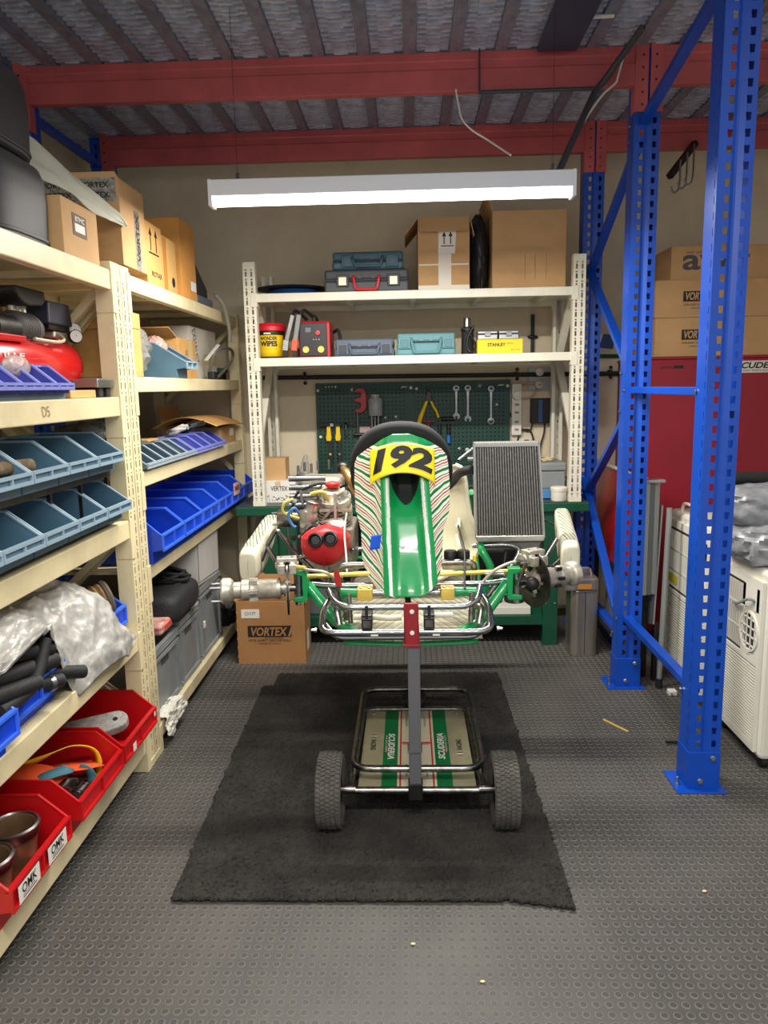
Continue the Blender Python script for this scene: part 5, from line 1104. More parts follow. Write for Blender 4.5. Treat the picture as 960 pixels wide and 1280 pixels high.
def floor_pan():
    # printed aluminium pan, resting on the trolley's lower cross bars
    r = thing('floor_pan', 'printed kart floor pan with green bands lying on the trolley', 'floor pan', (.015, 2.7, .129))
    X0, X1, Y0, Y1, Z = -.190, .220, 2.418, 3.04, .129
    PALE = mat('champagne_aluminium', (196, 186, 150), .3, .45, var=.1, vscale=4)
    # the spine runs through, so the pan is a plate with slightly raised edge
    m = MB(); m.box(X0, X1, Y0, Y1, Z, Z+.0025); pl = m.build('plate', PALE, r, bevel=.001)
    zt = Z+.0027; G = mat('print_green', (8, 120, 62), .35, .2); RDp = mat('print_red', (186, 40, 40), .4); CR = mat('print_cream', (222, 212, 184), .4, .15)
    def band(a, b, M, nm='print_band', z=zt): MB().box(a, b, Y0+.002, Y1-.002, z-.0004, z).build(nm, M, pl)
    cx = (X0+X1)/2
    band(cx-.105, cx+.105, CR, z=zt-.0001)
    for s in (-1, 1):
        a, b = sorted((cx+s*.070, cx+s*.125)); band(a, b, G)
        a, b = sorted((cx+s*.056, cx+s*.062)); band(a, b, RDp, z=zt+.0002)
        c = V((cx+s*.095, 2.72, zt+.0003)); text('SCUDERIA', pl, c, (0, s, 0), (-s, 0, 0), .21, .026, WHITEP, .03, .2)
        text('RACING TEAM', pl, c+V((s*.020, .02, 0)), (0, s, 0), (-s, 0, 0), .13, .007, WHITEP)
        MB().box(cx+s*.112-.003, cx+s*.112+.003, 2.665, 2.70, zt, zt+.0003).build('print_tab', RDp, pl)
        text('RACING', pl, (cx+s*.165, 2.73, zt+.0003), (0, s, 0), (-s, 0, 0), .085, .020, INK, .02)
        for k, M2 in enumerate((G, WHITEP, RDp)): MB().box(cx+s*.165-.011, cx+s*.165+.011, 2.73+s*(-.065-.009*k)-.004, 2.73+s*(-.065-.009*k)+.004, zt, zt+.0003).build('flag_print', M2, pl)
        for yy in (2.53, 2.93): text('racing kart', pl, (cx+s*.037, yy, zt+.0003), (0, s, 0), (-s, 0, 0), .09, .012, G if yy > 2.8 else INK)
    MB().box(cx-.055, cx+.055, 2.742, 2.752, zt+.0002, zt+.0004).build('print_line', RDp, pl); 
    text('TONY', pl, (cx-.036, 2.735, zt+.0004), EX, EY, .032, .013, RDp, .02); text('KART', pl, (cx+.040, 2.735, zt+.0004), EX, EY, .032, .013, RDp, .02)
    for x in (X0+.03, X1-.03): MB().lathe([(.008, 0), (.007, .003), (0, .003)], (x, Y1-.025, Z+.0025), EZ, 12).build('screw', BOLT, r)
floor_pan()
# ================================================================== the kart
K = thing('racing_kart', 'green and ivory racing kart without wheels, raised on the trolley', 'kart', (0, 2.9, .63))
# ------------------------------------------------ front fairing
ROWS = [(743, 487, 520), (742, 478, 530), (735, 470, 541), (722, 459, 550), (702, 452, 554), (667, 451, 555), (642, 444, 563), (607, 442.5, 563.5), (580, 443, 561), (570, 447, 559), (561, 458, 552), (553, 470, 541), (545, 480, 528), (539, 492, 512)]
def fair_row(t):
    y = 743-204*t
    for a, b in zip(ROWS, ROWS[1:]):
        if b[0] <= y <= a[0]:
            f = (a[0]-y)/(a[0]-b[0]); l = a[1]+(b[1]-a[1])*f; rr = a[2]+(b[2]-a[2])*f; break
    else: l, rr = (ROWS[0] if y > 743 else ROWS[-1])[1:]
    k = .00278+.000245*t; x0 = 513.5-3*t
    return (l-x0)*k, (rr-x0)*k
def sm(a, b, x):
    t = max(0, min(1, (x-a)/(b-a))); return t*t*(3-2*t)
def fair(u, t, off=0):
    """u -1..1 across, t 0..1 up the panel; off = outward lift"""
    xl, xr = fair_row(t); W2 = .17; xm = .005-.028*t
    x = xl+(xr-xl)*(u+1)/2; q = abs(x-xm)/W2
    d = .034*math.exp(-((q-.46)/.15)**2)*(1-.55*sm(.78, 1, t))+.012*(1-sm(.3, .5, q))
    d -= .13*max(0, q-.5)**1.6
    d += .030*math.exp(-(q/.3)**2)*sm(.26, .02, t) if t < .26 else 0
    d -= .06*(1-sm(.12, .40, q))*sm(.42, .66, t)*(1-sm(.86, .93, t))
    d += .035*(1-sm(.25, .62, q))*sm(.86, .95, t)
    Y = 2.60+.25*t-(d+off)*.91; Z = .768+.556*t+(d+off)*.41*.0
    return V((x, Y, Z))
def fairing():
    STR = stripes('fairing_stripes', (232, 230, 212), [(.18, .38, (8, 116, 62)), (.52, .57, (120, 96, 80)), (.68, .78, (200, 44, 44)), (.88, .96, (30, 90, 58))], 7, .0, .10)
    m = MB(); nu, nv = 200, 110
    us = [-1+2*i/nu for i in range(nu+1)]; ts = [j/nv for j in range(nv+1)]
    vs, uv = [], []
    for t in ts:
        for u in us:
            vs.append(fair(u, t)); uv.append((u, t-.72*abs(u)+.40*abs(u)*t*t+.30*max(0, abs(u)-.55)*(t > -1)))
    fs = {0: [], 1: [], 2: [], 3: []}; w = nu+1
    for j in range(nv):
        for i in range(nu):
            u = (us[i]+us[i+1])/2; t = (ts[j]+ts[j+1])/2; x = fair(u, t).x; q = abs(x-(.005-.028*t))/.17
            k = 0
            if q < .56-.10*t*.6: k = 1
            if .385-.05*t < q < .445-.05*t and t < .72: k = 2
            if .53 < t < .80 and q < .34*max(0, 1-(max(0, .77-t)/.235)**2)**.6: k = 3  # black faces paint the shade inside the air inlet
            if t > .925: k = 1
            fs[k].append((j*w+i, j*w+i+1, (j+1)*w+i+1, (j+1)*w+i))
    b = len(m.v); m.add(vs, [], True, uv)
    for k in fs:
        for f in fs[k]: m.f.append(list(f)); m.m.append(k); m.s.append(True)
    o = m.build('front_fairing', [STR, KGREEN, mat('pinstripe_white', (232, 232, 222), .3, coat=.4), mat('inlet_shade_black', (10, 16, 14), .7)], K, solid=.004)
    # number plate hood
    def hood(u, v, off=0):
        lo = .757-.075*abs(u)**2.2-(.02 if abs(u) > .96 else 0); hi = .945-.05*u*u; t = lo+(hi-lo)*v
        xm = -.022; x = xm+.118*u
        base = 2.60+.25*t; d = .052*math.sqrt(max(0, 1-(u*.93)**2))*(1-.35*v)+.018
        return V((x, base-d-off, .768+.556*t))
    hm = MB(); hm.grid(lambda u, v: hood(2*u-1, v), 36, 14); h = hm.build('number_plate', mat('plate_yellow', (255, 220, 0), .25, coat=.7), o, solid=.003)
    vs, fs2 = text_tris('192', .05, .15, .06); tm = MB(); tm.add([hood(a*1.86+.01, .55+b*.74, .0035) for a, b in vs], fs2, True); tm.build('race_number', mat('number_black', (16, 14, 12), .3, coat=.5), o, fix=False)
    MB().lathe([(.010, 0), (.009, .004), (0, .006)], fair(.02, .29, .001), (0, -1, .3), 14).build('screw', BOLT, o)
    m = MB(); m.grid(lambda u, v: fair(-.80+.26*u+.05*v, .26+.088*v+.02*u, .004), 8, 8); m.build('blue_tape', mat('blue_tape', (16, 84, 214), .5), o, solid=.001)
fairing()
# ------------------------------------------------ front bumper and bars
def part(name, M, P, rad, parent=K, n=12, **k): return MB().tube(P, rad, n).build(name, M, parent, **k)
lb = part('front_bumper', CHROME, fillet([(-.275, 2.56, .775), (-.300, 2.50, .75), (-.300, 2.43, .695), (-.26, 2.415, .690), (.235, 2.415, .690), (.268, 2.43, .697), (.27, 2.50, .75), (.245, 2.56, .78)], .045), .0115)
part('lower_tube', CHROME, fillet([(-.29, 2.47, .70), (-.25, 2.43, .668), (.22, 2.43, .668), (.26, 2.47, .70)], .04), .0105, lb)
for x in (-.315, .288): MB().lathe([(.008, 0), (.008, .008), (.005, .008), (.005, .018), (0, .018)], (x, 2.43, .695), (1 if x > 0 else -1, 0, 0), 8).build('end_bolt', BOLT, lb)
for x in (-.12, .085): MB().box(x-.012, x+.012, 2.4035, 2.404, .681, .687).build('logo_print', WHITEP, lb)
for s, x in ((-1, -.145), (1, .062)):
    c = MB().box(x-.018, x+.018, 2.41, 2.47, .703, .752).build('bumper_clamp', DARKSTEEL, K, bevel=.003); MB().box(x-.013, x+.013, 2.404, 2.41, .71, .735).build('spring_plate', WORNCHROME, c); MB().box(x-.005, x+.005, 2.402, 2.41, .74, .785).build('strap', BLACK, c); MB().box(x-.016, x+.016, 2.404, 2.41, .738, .744).build('lever', STEEL, c)
part('upper_bumper', CHROME, fillet([(-.362, 2.68, .788), (-.28, 2.665, .784), (.28, 2.665, .788), (.37, 2.68, .796)], .03), .0115)
part('bumper_hoop', CHROME, fillet([(-.285, 2.55, .80), (-.262, 2.50, .770), (-.21, 2.48, .757), (.19, 2.48, .757), (.232, 2.50, .775), (.246, 2.55, .81)], .03), .0105)
part('steering_support', WORNCHROME, fillet([(-.255, 2.70, .72), (-.262, 2.70, .845), (-.235, 2.70, .853), (.205, 2.70, .860), (.235, 2.70, .855), (.235, 2.70, .72)], .03), .0125)
for x0, x1, z in ((-.54, -.12, .823), (.12, .42, .826)): part('tie_rod', GOLD, [(x0*.72, 2.64, z+.004), (x1, 2.66, z+.010)], .0085)
MB().cyl((.27, 2.645, .829), (.335, 2.64, .828), .013).build('rod_end', WORNCHROME, K)
a = MB().cyl((-.135, 2.60, .775), (.105, 2.60, .775), .013).build('torsion_bar', CHROME, K)
for x0, x1 in ((-.188, -.132), (.108, .158)):
    c = MB(); c.box(x0, x1, 2.577, 2.622, .752, .797); c = c.build('torsion_clamp', GOLD, K, bevel=.004)
    for f in (.25, .75): MB().lathe([(.007, 0), (.007, .003), (.004, .001), (0, .001)], (x0+(x1-x0)*f, 2.585, .797), EZ, 10).build('bolt', BOLT, c)
for x0, x1 in ((-.245, -.186), (.155, .235)): MB().cyl((x0, 2.61, .775), (x1, 2.60, .775), .0175).build('cross_tube', KGREEN, K)
for x, s in ((-.205, -1), (.205, 1)): part('bumper_post', WORNCHROME, [(x+s*.005, 2.50, .80), (x, 2.49, .70)], .0085)
part('pedal', IVORY, fillet([(-.195, 2.50, .718), (-.12, 2.50, .718), (-.075, 2.50, .712), (-.03, 2.50, .715)], .02), .0105); part('pedal', WHITEPL, [(.075, 2.50, .722), (.145, 2.50, .724)], .0095)
for x in (-.245, .235): part('corner_pipe', WORNCHROME, fillet([(x, 2.50, .69), (x-.012*(1 if x < 0 else -1), 2.53, .745), (x+.02*(1 if x < 0 else -1), 2.56, .735), (x+.02*(1 if x < 0 else -1), 2.56, .69)], .02), .012)
m = MB(); m.prism([(-.010, 0), (.012, 0), (.002, .055), (-.018, .055)], (-.248, 2.545, .815), EX, EZ, (0, .003, 0)); m.build('red_tab', mat('tab_red', (176, 30, 34), .4), K)
# ------------------------------------------------ chassis
for s, kx in ((-1, -.372), (1, .352)):
    kz = .80; x2 = -.262 if s < 0 else .245
    part('chassis_rail', KGREEN, fillet([(kx, 2.66, kz-.01), (x2, 2.60, .664), (x2-s*.10, 2.50, .643), (0, 2.47, .640)], .05), .0195)
    part('chassis_rail', KGREEN, fillet([(x2+s*.01, 2.62, .665), (x2, 2.9, .650), (s*.30, 3.25, .652), (s*.33, 3.72, .66)], .1), .0155)
    y = MB(); y.prism([(0, .052), (.045, .052), (.045, .034), (.018, .030), (.016, -.045), (.05, -.048), (.05, -.066), (0, -.066), (-.008, 0)] if s > 0 else [(0, .052), (-.045, .052), (-.045, .034), (-.018, .030), (-.016, -.045), (-.05, -.048), (-.05, -.066), (0, -.066), (.008, 0)], (kx, 2.63, kz), EX, EZ, (0, .04, 0)); y.build('kingpin_yoke', KGREEN, K, bevel=.004)
    kp = MB().cyl((kx+s*.032, 2.65, kz-.06), (kx+s*.032, 2.65, kz+.045), .0165).build('kingpin', STEEL, K)
    MB().lathe([(.012, 0), (.012, .014), (.008, .016), (0, .018)], (kx+s*.034, 2.65, kz-.066), (0, 0, -1), 10).build('nut', BOLT, kp)
part('cross_member', KGREEN, [(-.31, 3.35, .655), (.31, 3.35, .655)], .0155); part('cross_member', KGREEN, [(-.325, 3.66, .66), (.325, 3.66, .66)], .0155)
ax = MB().cyl((-.48, 3.66, .70), (.48, 3.66, .70), .02).build('rear_axle', STEEL, K)
for x in (-.3, .3): MB().box(x-.02, x+.02, 3.62, 3.70, .66, .75).build('bearing_carrier', KGREEN, ax)
part('side_bar', CHROME, fillet([(.31, 2.95, .66), (.42, 2.98, .79), (.45, 3.0, .845), (.40, 3.02, .855), (.26, 3.05, .845)], .03), .010)
part('side_bar', CHROME, fillet([(-.29, 3.0, .66), (-.35, 3.0, .80), (-.42, 3.02, .82), (-.47, 3.05, .80)], .03), .010)
part('seat_stay', KGREEN, fillet([(.30, 3.0, .66), (.335, 3.0, .76), (.29, 3.02, .84), (.30, 3.1, .86)], .03), .016)
part('seat_stay', KGREEN, [(.265, 3.18, 1.05), (.32, 3.35, .90)], .0145); part('steering_column', DARKSTEEL, [(-.005, 2.62, .70), (-.04, 2.93, 1.12)], .011)
# printed floor tray of the kart itself
FS = stripes('tray_stripes', (214, 208, 186), [(.28, .42, (8, 112, 60)), (.55, .60, (120, 120, 110)), (.72, .78, (190, 50, 44))], 9, .9, .15)
m = MB(); m.grid(lambda u, v: V((-.255+.50*u, 2.47+.85*v-.02*sin(pi*u)*(1-v), .648+.006*v)), 30, 20)
for k in list(m.uv): u, v = m.uv[k]; m.uv[k] = (abs(u-.5)*2, v*1.4)
m.build('floor_tray', FS, K, solid=.002)
m = MB(); m.grid(lambda u, v: V((-.23+.46*u, 2.452+.012*v+.02*(2*u-1)**2, .640-.012+.016*v)), 20, 2); m.build('tray_lip', KGREEN, K, solid=.003)
# ------------------------------------------------ hubs, discs, calipers
def hub(side, c, axd, ln, nm):
    axd = V(axd).normalized(); c = V(c)
    r0 = MB().lathe([(.0, -.01), (.022, -.01), (.024, .02), (.038, .022), (.040, .03), (.036, .04), (.036, ln*.42), (.033, ln*.44), (.033, ln*.55), (.038, ln*.57), (.038, ln*.68), (.030, ln*.70), (.030, ln*.80), (.040, ln*.82), (.046, ln*.86), (.047, ln*.97), (.040, ln), (.02, ln+.002), (0, ln)], c, axd, 28).build('front_hub', ALU, K)
    t = V((0, 0, 1)); e = axd.cross(t).normalized()
    for k in range(3):
        a = 2*pi*k/3+.5; p = c+(t*sin(a)+e*cos(a))*.038; MB().cyl(p+axd*(ln-.005), p+axd*(ln+.035), .005).build('wheel_stud', BOLT, r0)
    for k in range(6):
        a = 2*pi*k/6; p = c+(t*sin(a)+e*cos(a))*.036; MB().bar(p+axd*ln*.44, p+axd*ln*.57, .012, .012).build('hub_rib', ALU if side < 0 else DARKSTEEL, r0)
    d = MB(); n = 40; R = .098
    d.lathe([(.050, -.003), (R, -.003), (R, .003), (.050, .003), (.050, -.003)], c-axd*.004, axd, n, cap=False); dk = d.build('brake_disc', mat('disc_iron', (92, 84, 78), .35, .9, var=.2, vscale=30), K)
    for k in range(24):
        a = 2*pi*k/24; rr = .066+.011*(k % 3); p = c-axd*.004+(t*sin(a)+e*cos(a))*rr; MB().cyl(p-axd*.0036, p+axd*.0036, .0045, n=8).build('drill_hole', BLACK, dk)
    cr = MB()
    for k in range(5):
        a = 2*pi*k/5; cr.bar(c-axd*.004+(t*sin(a)+e*cos(a))*.02, c-axd*.004+(t*sin(a)+e*cos(a))*.06, .008, .014, tuple(axd))
    cr.lathe([(.018, -.01), (.03, -.01), (.03, .01), (.018, .01)], c, axd, 20, cap=False); cr.build('disc_carrier', ALU, dk)
    # caliper over the top of the disc
    o = c-axd*.004+t*.085
    q = MB()
    for sg in (-1, 1):
        q.lathe([(0, 0), (.026, 0), (.030, .004), (.030, .020), (.024, .028), (.012, .030), (.012, .034), (0, .034)], o+axd*sg*.008, axd*sg, 18)
        q.bar(o+axd*sg*.02-e*.045-t*.008, o+axd*sg*.02+e*.045-t*.008, .026, .034)
    q.bar(o-axd*.036+t*.022, o+axd*.036+t*.022, .05, .014, tuple(t)); q = q.build('brake_caliper', ALU, K, bevel=.002)
    for sg in (-1, 1): MB().lathe([(.009, 0), (.009, .008), (.005, .010), (.005, .02), (0, .02)], o+axd*sg*.02+t*.012, t, 6, False).build('banjo_bolt', BOLT, q)
    MB().cyl(c-axd*.075, c-axd*.005, .014).build('stub_axle', STEEL, K)
    return o
ol = hub(-1, (-.447, 2.645, .785), (-1, -.15, 0), .235, 'left'); orr = hub(1, (.445, 2.66, .800), (.86, .5, 0), .20, 'right')
MB().ball((.432, 2.60, .802), (.024, .022, .024), 14, 10).build('spindle_cap', BLACK, K); part('steering_arm', STEEL, [(.385, 2.62, .80), (.41, 2.60, .88)], .006)
part('brake_hose', mat('braided_hose', (186, 178, 156), .4, .4), spline([(-.405, 2.63, .865), (-.36, 2.60, .862), (-.30, 2.59, .855), (-.265, 2.60, .828)]), .0055); part('brake_hose', mat('braided_hose', (186, 178, 156), .4, .4), spline([(.405, 2.63, .872), (.36, 2.62, .875), (.30, 2.61, .85), (.26, 2.61, .81)]), .0055)
MB().cyl((-.41, 2.63, .866), (-.37, 2.61, .864), .009).build('hose_fitting', GOLD, K); MB().cyl((.375, 2.625, .876), (.405, 2.635, .876), .009).build('hose_fitting', WORNCHROME, K)
for x in (.150, .198):
    c = MB().lathe([(.020, 0), (.020, .006), (.024, .007), (.024, .034), (.021, .038), (0, .038)], (x, 2.72, .862), n=20).build('reservoir_cap', BLACK, K); MB().lathe([(.0245, .012), (.0248, .016), (.0245, .02)], (x, 2.72, .862), n=20, cap=False).build('grip_ring', DARKSTEEL, c)
MB().box(.12, .225, 2.70, 2.75, .83, .862).build('master_cylinder', ALU, K, bevel=.004); MB().lathe([(.007, 0), (.007, .022), (0, .024)], (.237, 2.70, .862), n=10).build('bleed_cap', YEL, K)
part('throttle_cable', WIRE, spline([(-.26, 3.1, .98), (-.258, 2.95, .93), (-.245, 2.85, .85), (-.235, 2.75, .80)]), .004, n=7)
part('choke_cable', BLACK, spline([(.19, 2.9, .96), (.20, 2.70, .90), (.19, 2.55, .80)]), .004, n=7)
# ------------------------------------------------ steering wheel and seat
def wheel():
    c = V((-.028, 2.965, 1.168)); nrm = V((0, .75, .66)).normalized(); ex = V((1, 0, 0)); ey = nrm.cross(ex)
    P = []
    for k in range(40):
        a = 2*pi*k/40; x = .172*math.copysign(abs(cos(a))**.85, cos(a)); y = .180*math.copysign(abs(sin(a))**.9, sin(a)); P.append(c+ex*(x)+V((0, -.35, .94))*(-y)*(-1))
    w = MB().tube(P, .031, 12, True).build('steering_wheel', mat('black_suede', (34, 34, 35), .85), K)
    for a in (0, pi, pi*1.5): MB().bar(c, c+ex*.17*cos(a)+V((0, -.35, .94))*.17*sin(a), .03, .006).build('spoke', DARKSTEEL, w)
    MB().lathe([(.05, -.005), (.05, .01), (0, .012)], c, nrm, 20).build('hub', BLACK, w)
wheel()
def seat():
    def fn(u, v):
        # u across (a U-section), v from the front edge of the base up to the top of the back
        a = (u-.5)*pi*1.12
        if v < .45: k = v/.45; cy, cz = 2.98+.32*k, .700-.02*sin(pi*k); hw, dp = .185, .14+.06*k
        else: k = (v-.45)/.55; cy, cz = 3.30+.20*k, .700+.42*k; hw, dp = .185+.015*sin(pi*k), .20-.08*k
        x = hw*sin(a)*1.02; w = 1-cos(a)
        if v < .45: return V((x+.02, cy+.0, cz+dp*w*.85))
        k = (v-.45)/.55
        return V((x+.02, cy-dp*w*.75, cz+dp*w*.85*(1-k)+.0))
    o = MB(); o.grid(fn, 32, 34); s = o.build('seat', IVORY, K, solid=.006)
    # rolled edge of the seat
    E = [fn(1, j/34) for j in range(35)]; part('seat_edge', IVORY, E, .008, s, 8); E = [fn(0, j/34) for j in range(35)]; part('seat_edge', IVORY, E, .008, s, 8)
    # raised side wing on the right
    ZX = [(.765, .235), (.785, .270), (.82, .292), (.86, .298), (.91, .276), (.96, .256), (1.02, .246), (1.09, .240), (1.135, .234), (1.155, .222), (1.165, .20)]
    def wing(u, v):
        k = v*(len(ZX)-1); i = min(int(k), len(ZX)-2); f = k-i; z = ZX[i][0]*(1-f)+ZX[i+1][0]*f; xo = ZX[i][1]*(1-f)+ZX[i+1][1]*f
        return V((.09+(xo-.09)*u, 3.20-.13*u**1.6+.12*v, z-.02*(1-u)))
    m = MB(); m.grid(wing, 16, 30); m.build('seat_wing', IVORY, s, solid=.006); part('seat_edge', IVORY, [wing(1, j/30) for j in range(31)], .010, s, 8)
seat()
# ------------------------------------------------ radiator
def radiator():
    y0 = 3.03
    def X(l, z): t = (z-.87)/.40; return (.272-.008*t) if l else (.549-.028*t)
    r = MB().prism([(X(1, .89), .89), (X(0, .89), .89), (X(0, 1.25), 1.25), (X(1, 1.25), 1.25)], (0, y0+.012, 0), EX, EZ, (0, .03, 0)).build('radiator', mat('core_dark', (58, 56, 54), .6, .4), K)
    m = MB(); n = 25
    for k in range(n+1):
        f = (k+.5)/(n+1); a = V((X(1, .885)+(X(0, .885)-X(1, .885))*f, y0+.008, .885)); b = V((X(1, 1.25)+(X(0, 1.25)-X(1, 1.25))*f, y0+.008, 1.25)); m.bar(a, b, .0042, .012, (0, 1, 0))
    m.build('core_tubes', mat('tube_alu', (164, 160, 152), .35, .8, var=.15, vscale=60), r, kind='stuff')
    m = MB(); q = 90
    for k in range(q):
        z = .89+.36*k/q; m.box(X(1, z)+.004, X(0, z)-.004, y0+.0105, y0+.0125, z, z+.0016)
    m.build('core_fins', mat('fin_alu', (110, 106, 100), .4, .8), r, kind='stuff')
    SA = mat('satin_aluminium', (188, 186, 178), .3, .85)
    MB().prism([(X(1, 1.25)-.003, 1.25), (X(0, 1.25)+.003, 1.25), (X(0, 1.27)+.001, 1.272), (X(1, 1.27)-.001, 1.272)], (0, y0-.004, 0), EX, EZ, (0, .052, 0)).build('top_tank', SA, r, bevel=.004)
    MB().prism([(X(1, .87)+.004, .866), (X(0, .87)-.002, .866), (X(0, .89)+.003, .892), (X(1, .89)-.003, .892)], (0, y0-.008, 0), EX, EZ, (0, .06, 0)).build('bottom_tank', SA, r, bevel=.004)
    MB().prism([(.30, .824), (.53, .83), (X(0, .87)-.006, .865), (X(1, .87)+.01, .865)], (0, y0+.01, 0), EX, EZ, (0, .05, 0)).build('sump', mat('dull_alu', (120, 120, 116), .45, .6), r, bevel=.006)
    for l in (1, 0): MB().bar((X(l, .88), y0+.015, .88), (X(l, 1.26), y0+.015, 1.26), .007, .04, (0, 1, 0)).build('side_plate', SA, r)
    part('water_hose', RUBBER, spline([(.27, 3.06, 1.16), (.22, 3.10, 1.145), (.19, 3.2, 1.10), (.15, 3.3, 1.0)]), .019, r)
    part('bracket', DARKSTEEL, [(.40, 3.06, .83), (.38, 3.04, .70), (.31, 3.0, .66)], .009, r); part('bracket', STEEL, [(.49, 3.05, .83), (.515, 3.0, .74)], .008, r); part('bracket', STEEL, [(.205, 3.05, 1.20), (.262, 3.05, 1.245)], .007, r)
    MB().cyl((.24, 3.055, 1.205), (.27, 3.055, 1.205), .011).build('inlet', SA, r)
radiator()
# ------------------------------------------------ engine and airbox
def engine():
    e = MB(); e.box(-.47, -.24, 3.20, 3.50, .70, .90); e = e.build('engine', ALU, K, bevel=.012)
    def sub(n, m, M=ALU, **k): return m.build(n, M, e, **k)
    # cylinder and head, leaning forward
    A = V((0, -.35, .94)).normalized(); b = V((-.325, 3.28, .88))
    sub('cylinder', MB().lathe([(.075, 0), (.075, .02), (.066, .024), (.066, .12), (.074, .124), (.074, .14)], b, A, 8, False))
    m = MB()
    for k in range(6): m.lathe([(.078, .03+.016*k), (.078, .036+.016*k)], b, A, 24)
    sub('cooling_fin', m)
    hd = sub('cylinder_head', MB().lathe([(.076, .142), (.076, .165), (.060, .175), (.05, .20), (.024, .204), (0, .204)], b, A, 24))
    for k in range(6):
        a = 2*pi*k/6; p = b+A*.16+V((cos(a), 0, 0))*.063+V((0, .94, .35))*sin(a)*.063; MB().lathe([(.008, 0), (.008, .012), (.004, .013), (.004, .028), (0, .028)], p, A, 6, False).build('head_nut', BOLT, hd)
    sub('spark_plug_cap', MB().ball(b+A*.222, (.034, .024, .016), 16, 8), mat('plug_red', (206, 40, 34), .45)); sub('ignition_lead', MB().tube(spline([b+A*.225+V((-.02, 0, 0)), (-.38, 3.2, 1.095), (-.47, 3.2, 1.06), (-.50, 3.2, 1.0), (-.475, 3.2, .95)]), .006, 7), BLACK)
    # gearbox case behind, with stacked bosses
    sub('gearbox_case', MB().lathe([(.0, 0), (.085, 0), (.092, .02), (.092, .10), (.07, .13), (.03, .14), (0, .14)], (-.50, 3.45, 1.0), EX, 28)); sub('gearbox_cover', MB().box(-.50, -.30, 3.36, 3.53, .90, 1.10), bevel=.02)
    for z in (.98, 1.02, 1.06, 1.10): sub('case_rib', MB().cyl((-.535, 3.34, z), (-.37, 3.34, z), .013), STEEL)
    for x, z in ((-.50, 1.14), (-.47, 1.155), (-.44, 1.148), (-.41, 1.16), (-.36, 1.165), (-.28, 1.12)): sub('stud', MB().cyl((x, 3.40, z-.03), (x, 3.40, z+.012), .006), STEEL)
    # carburettor and its covers
    c = V((-.42, 3.12, .965)); sub('carburettor', MB().lathe([(0, -.05), (.028, -.05), (.034, -.03), (.034, .02), (.026, .03), (.026, .06), (0, .06)], c, V((.3, 0, 1)), 20)); sub('carburettor_lid', MB().lathe([(.040, 0), (.042, .01), (.030, .018), (0, .02)], c+V((.016, 0, .055)), V((.3, 0, 1)), 20), WORNCHROME); sub('float_bowl', MB().lathe([(0, 0), (.026, 0), (.03, .03), (0, .032)], c+V((.01, -.01, -.075)), EZ, 16), DARKSTEEL)
    sub('fuel_pump', MB().lathe([(0, 0), (.030, 0), (.034, .012), (.034, .03), (.02, .036), (0, .036)], (-.40, 3.08, .90), (0, -.5, 1), 18), WORNCHROME)
    sub('reed_cover', MB().lathe([(.040, 0), (.040, .012), (.028, .02), (0, .022)], (-.31, 3.13, .925), (0, -.6, 1), 20), ALU)
    for (a2, b2) in (((-.37, 3.16, .94), (-.30, 3.14, 1.02)), ((-.25, 3.16, .94), (-.31, 3.14, 1.02)), ((-.38, 3.15, .985), (-.24, 3.15, .985)), ((-.31, 3.13, 1.06), (-.31, 3.13, .93))): sub('engine_strut', MB().bar(a2, b2, .011, .011))
    # ignition can on the outside
    g = sub('ignition_can', MB().lathe([(0, 0), (.036, 0), (.038, .004), (.038, .06), (.030, .066), (.030, .09), (0, .09)], (-.555, 3.14, .955), EX, 26), WORNCHROME)
    for z in (.93, .98): MB().cyl((-.58, 3.135, z), (-.55, 3.135, z), .004, n=8).build('pin', STEEL, g)
    for P, M2, rd in (([(-.46, 3.1, .96), (-.52, 3.08, .99), (-.515, 3.08, 1.03), (-.48, 3.09, 1.045)], mat('yellow_hose', (206, 196, 90), .4), .006), ([(-.46, 3.09, .985), (-.475, 3.07, 1.01), (-.50, 3.07, .98), (-.485, 3.07, .94), (-.47, 3.07, .93)], mat('blue_hose', (70, 130, 190), .4), .006), ([(-.41, 3.12, 1.06), (-.36, 3.11, 1.07), (-.34, 3.14, 1.03)], mat('yellow_hose', (206, 196, 90), .4), .008), ([(-.36, 3.18, 1.10), (-.39, 3.16, 1.06), (-.37, 3.14, 1.02)], DARKSTEEL, .004), ([(-.44, 3.06, .90), (-.39, 3.04, .94), (-.36, 3.06, .90)], BLACK, .006)): sub('hose', MB().tube(spline(P), rd, 8), M2)
    rnd = random.Random(11)
    for k in range(34):
        x, z, y = rnd.uniform(-.50, -.24), rnd.uniform(.80, 1.10), rnd.uniform(3.10, 3.19); M2 = rnd.choice((ALU, ALU, STEEL, DARKSTEEL, WORNCHROME)); q = rnd.random()
        if q < .45: sub('casting_boss', MB().lathe([(.013, -.03), (.013, 0), (.010, .004), (.006, .004), (.006, .010), (0, .010)], (x, y, z), (rnd.uniform(-.4, .4), -1, rnd.uniform(-.2, .5)), 10), M2)
        elif q < .75: sub('casting_rib', MB().bar((x-.03, y+.02, z-.008), (x+.03, y+.02, z+rnd.uniform(-.02, .02)), .012, .010), M2)
        else: sub('casting_rib', MB().bar((x, y+.02, z-.03), (x+rnd.uniform(-.01, .01), y+.02, z+.03), .010, .010), M2)
    sub('engine_mount', MB().box(-.44, -.26, 3.22, 3.46, .655, .70), DARKSTEEL, bevel=.004)
    for k in range(5): sub('casting_boss', MB().lathe([(.014, 0), (.012, .02), (0, .022)], (-.45+.045*k, 3.198, .86-.02*(k % 2)), (0, -1, 0), 12))
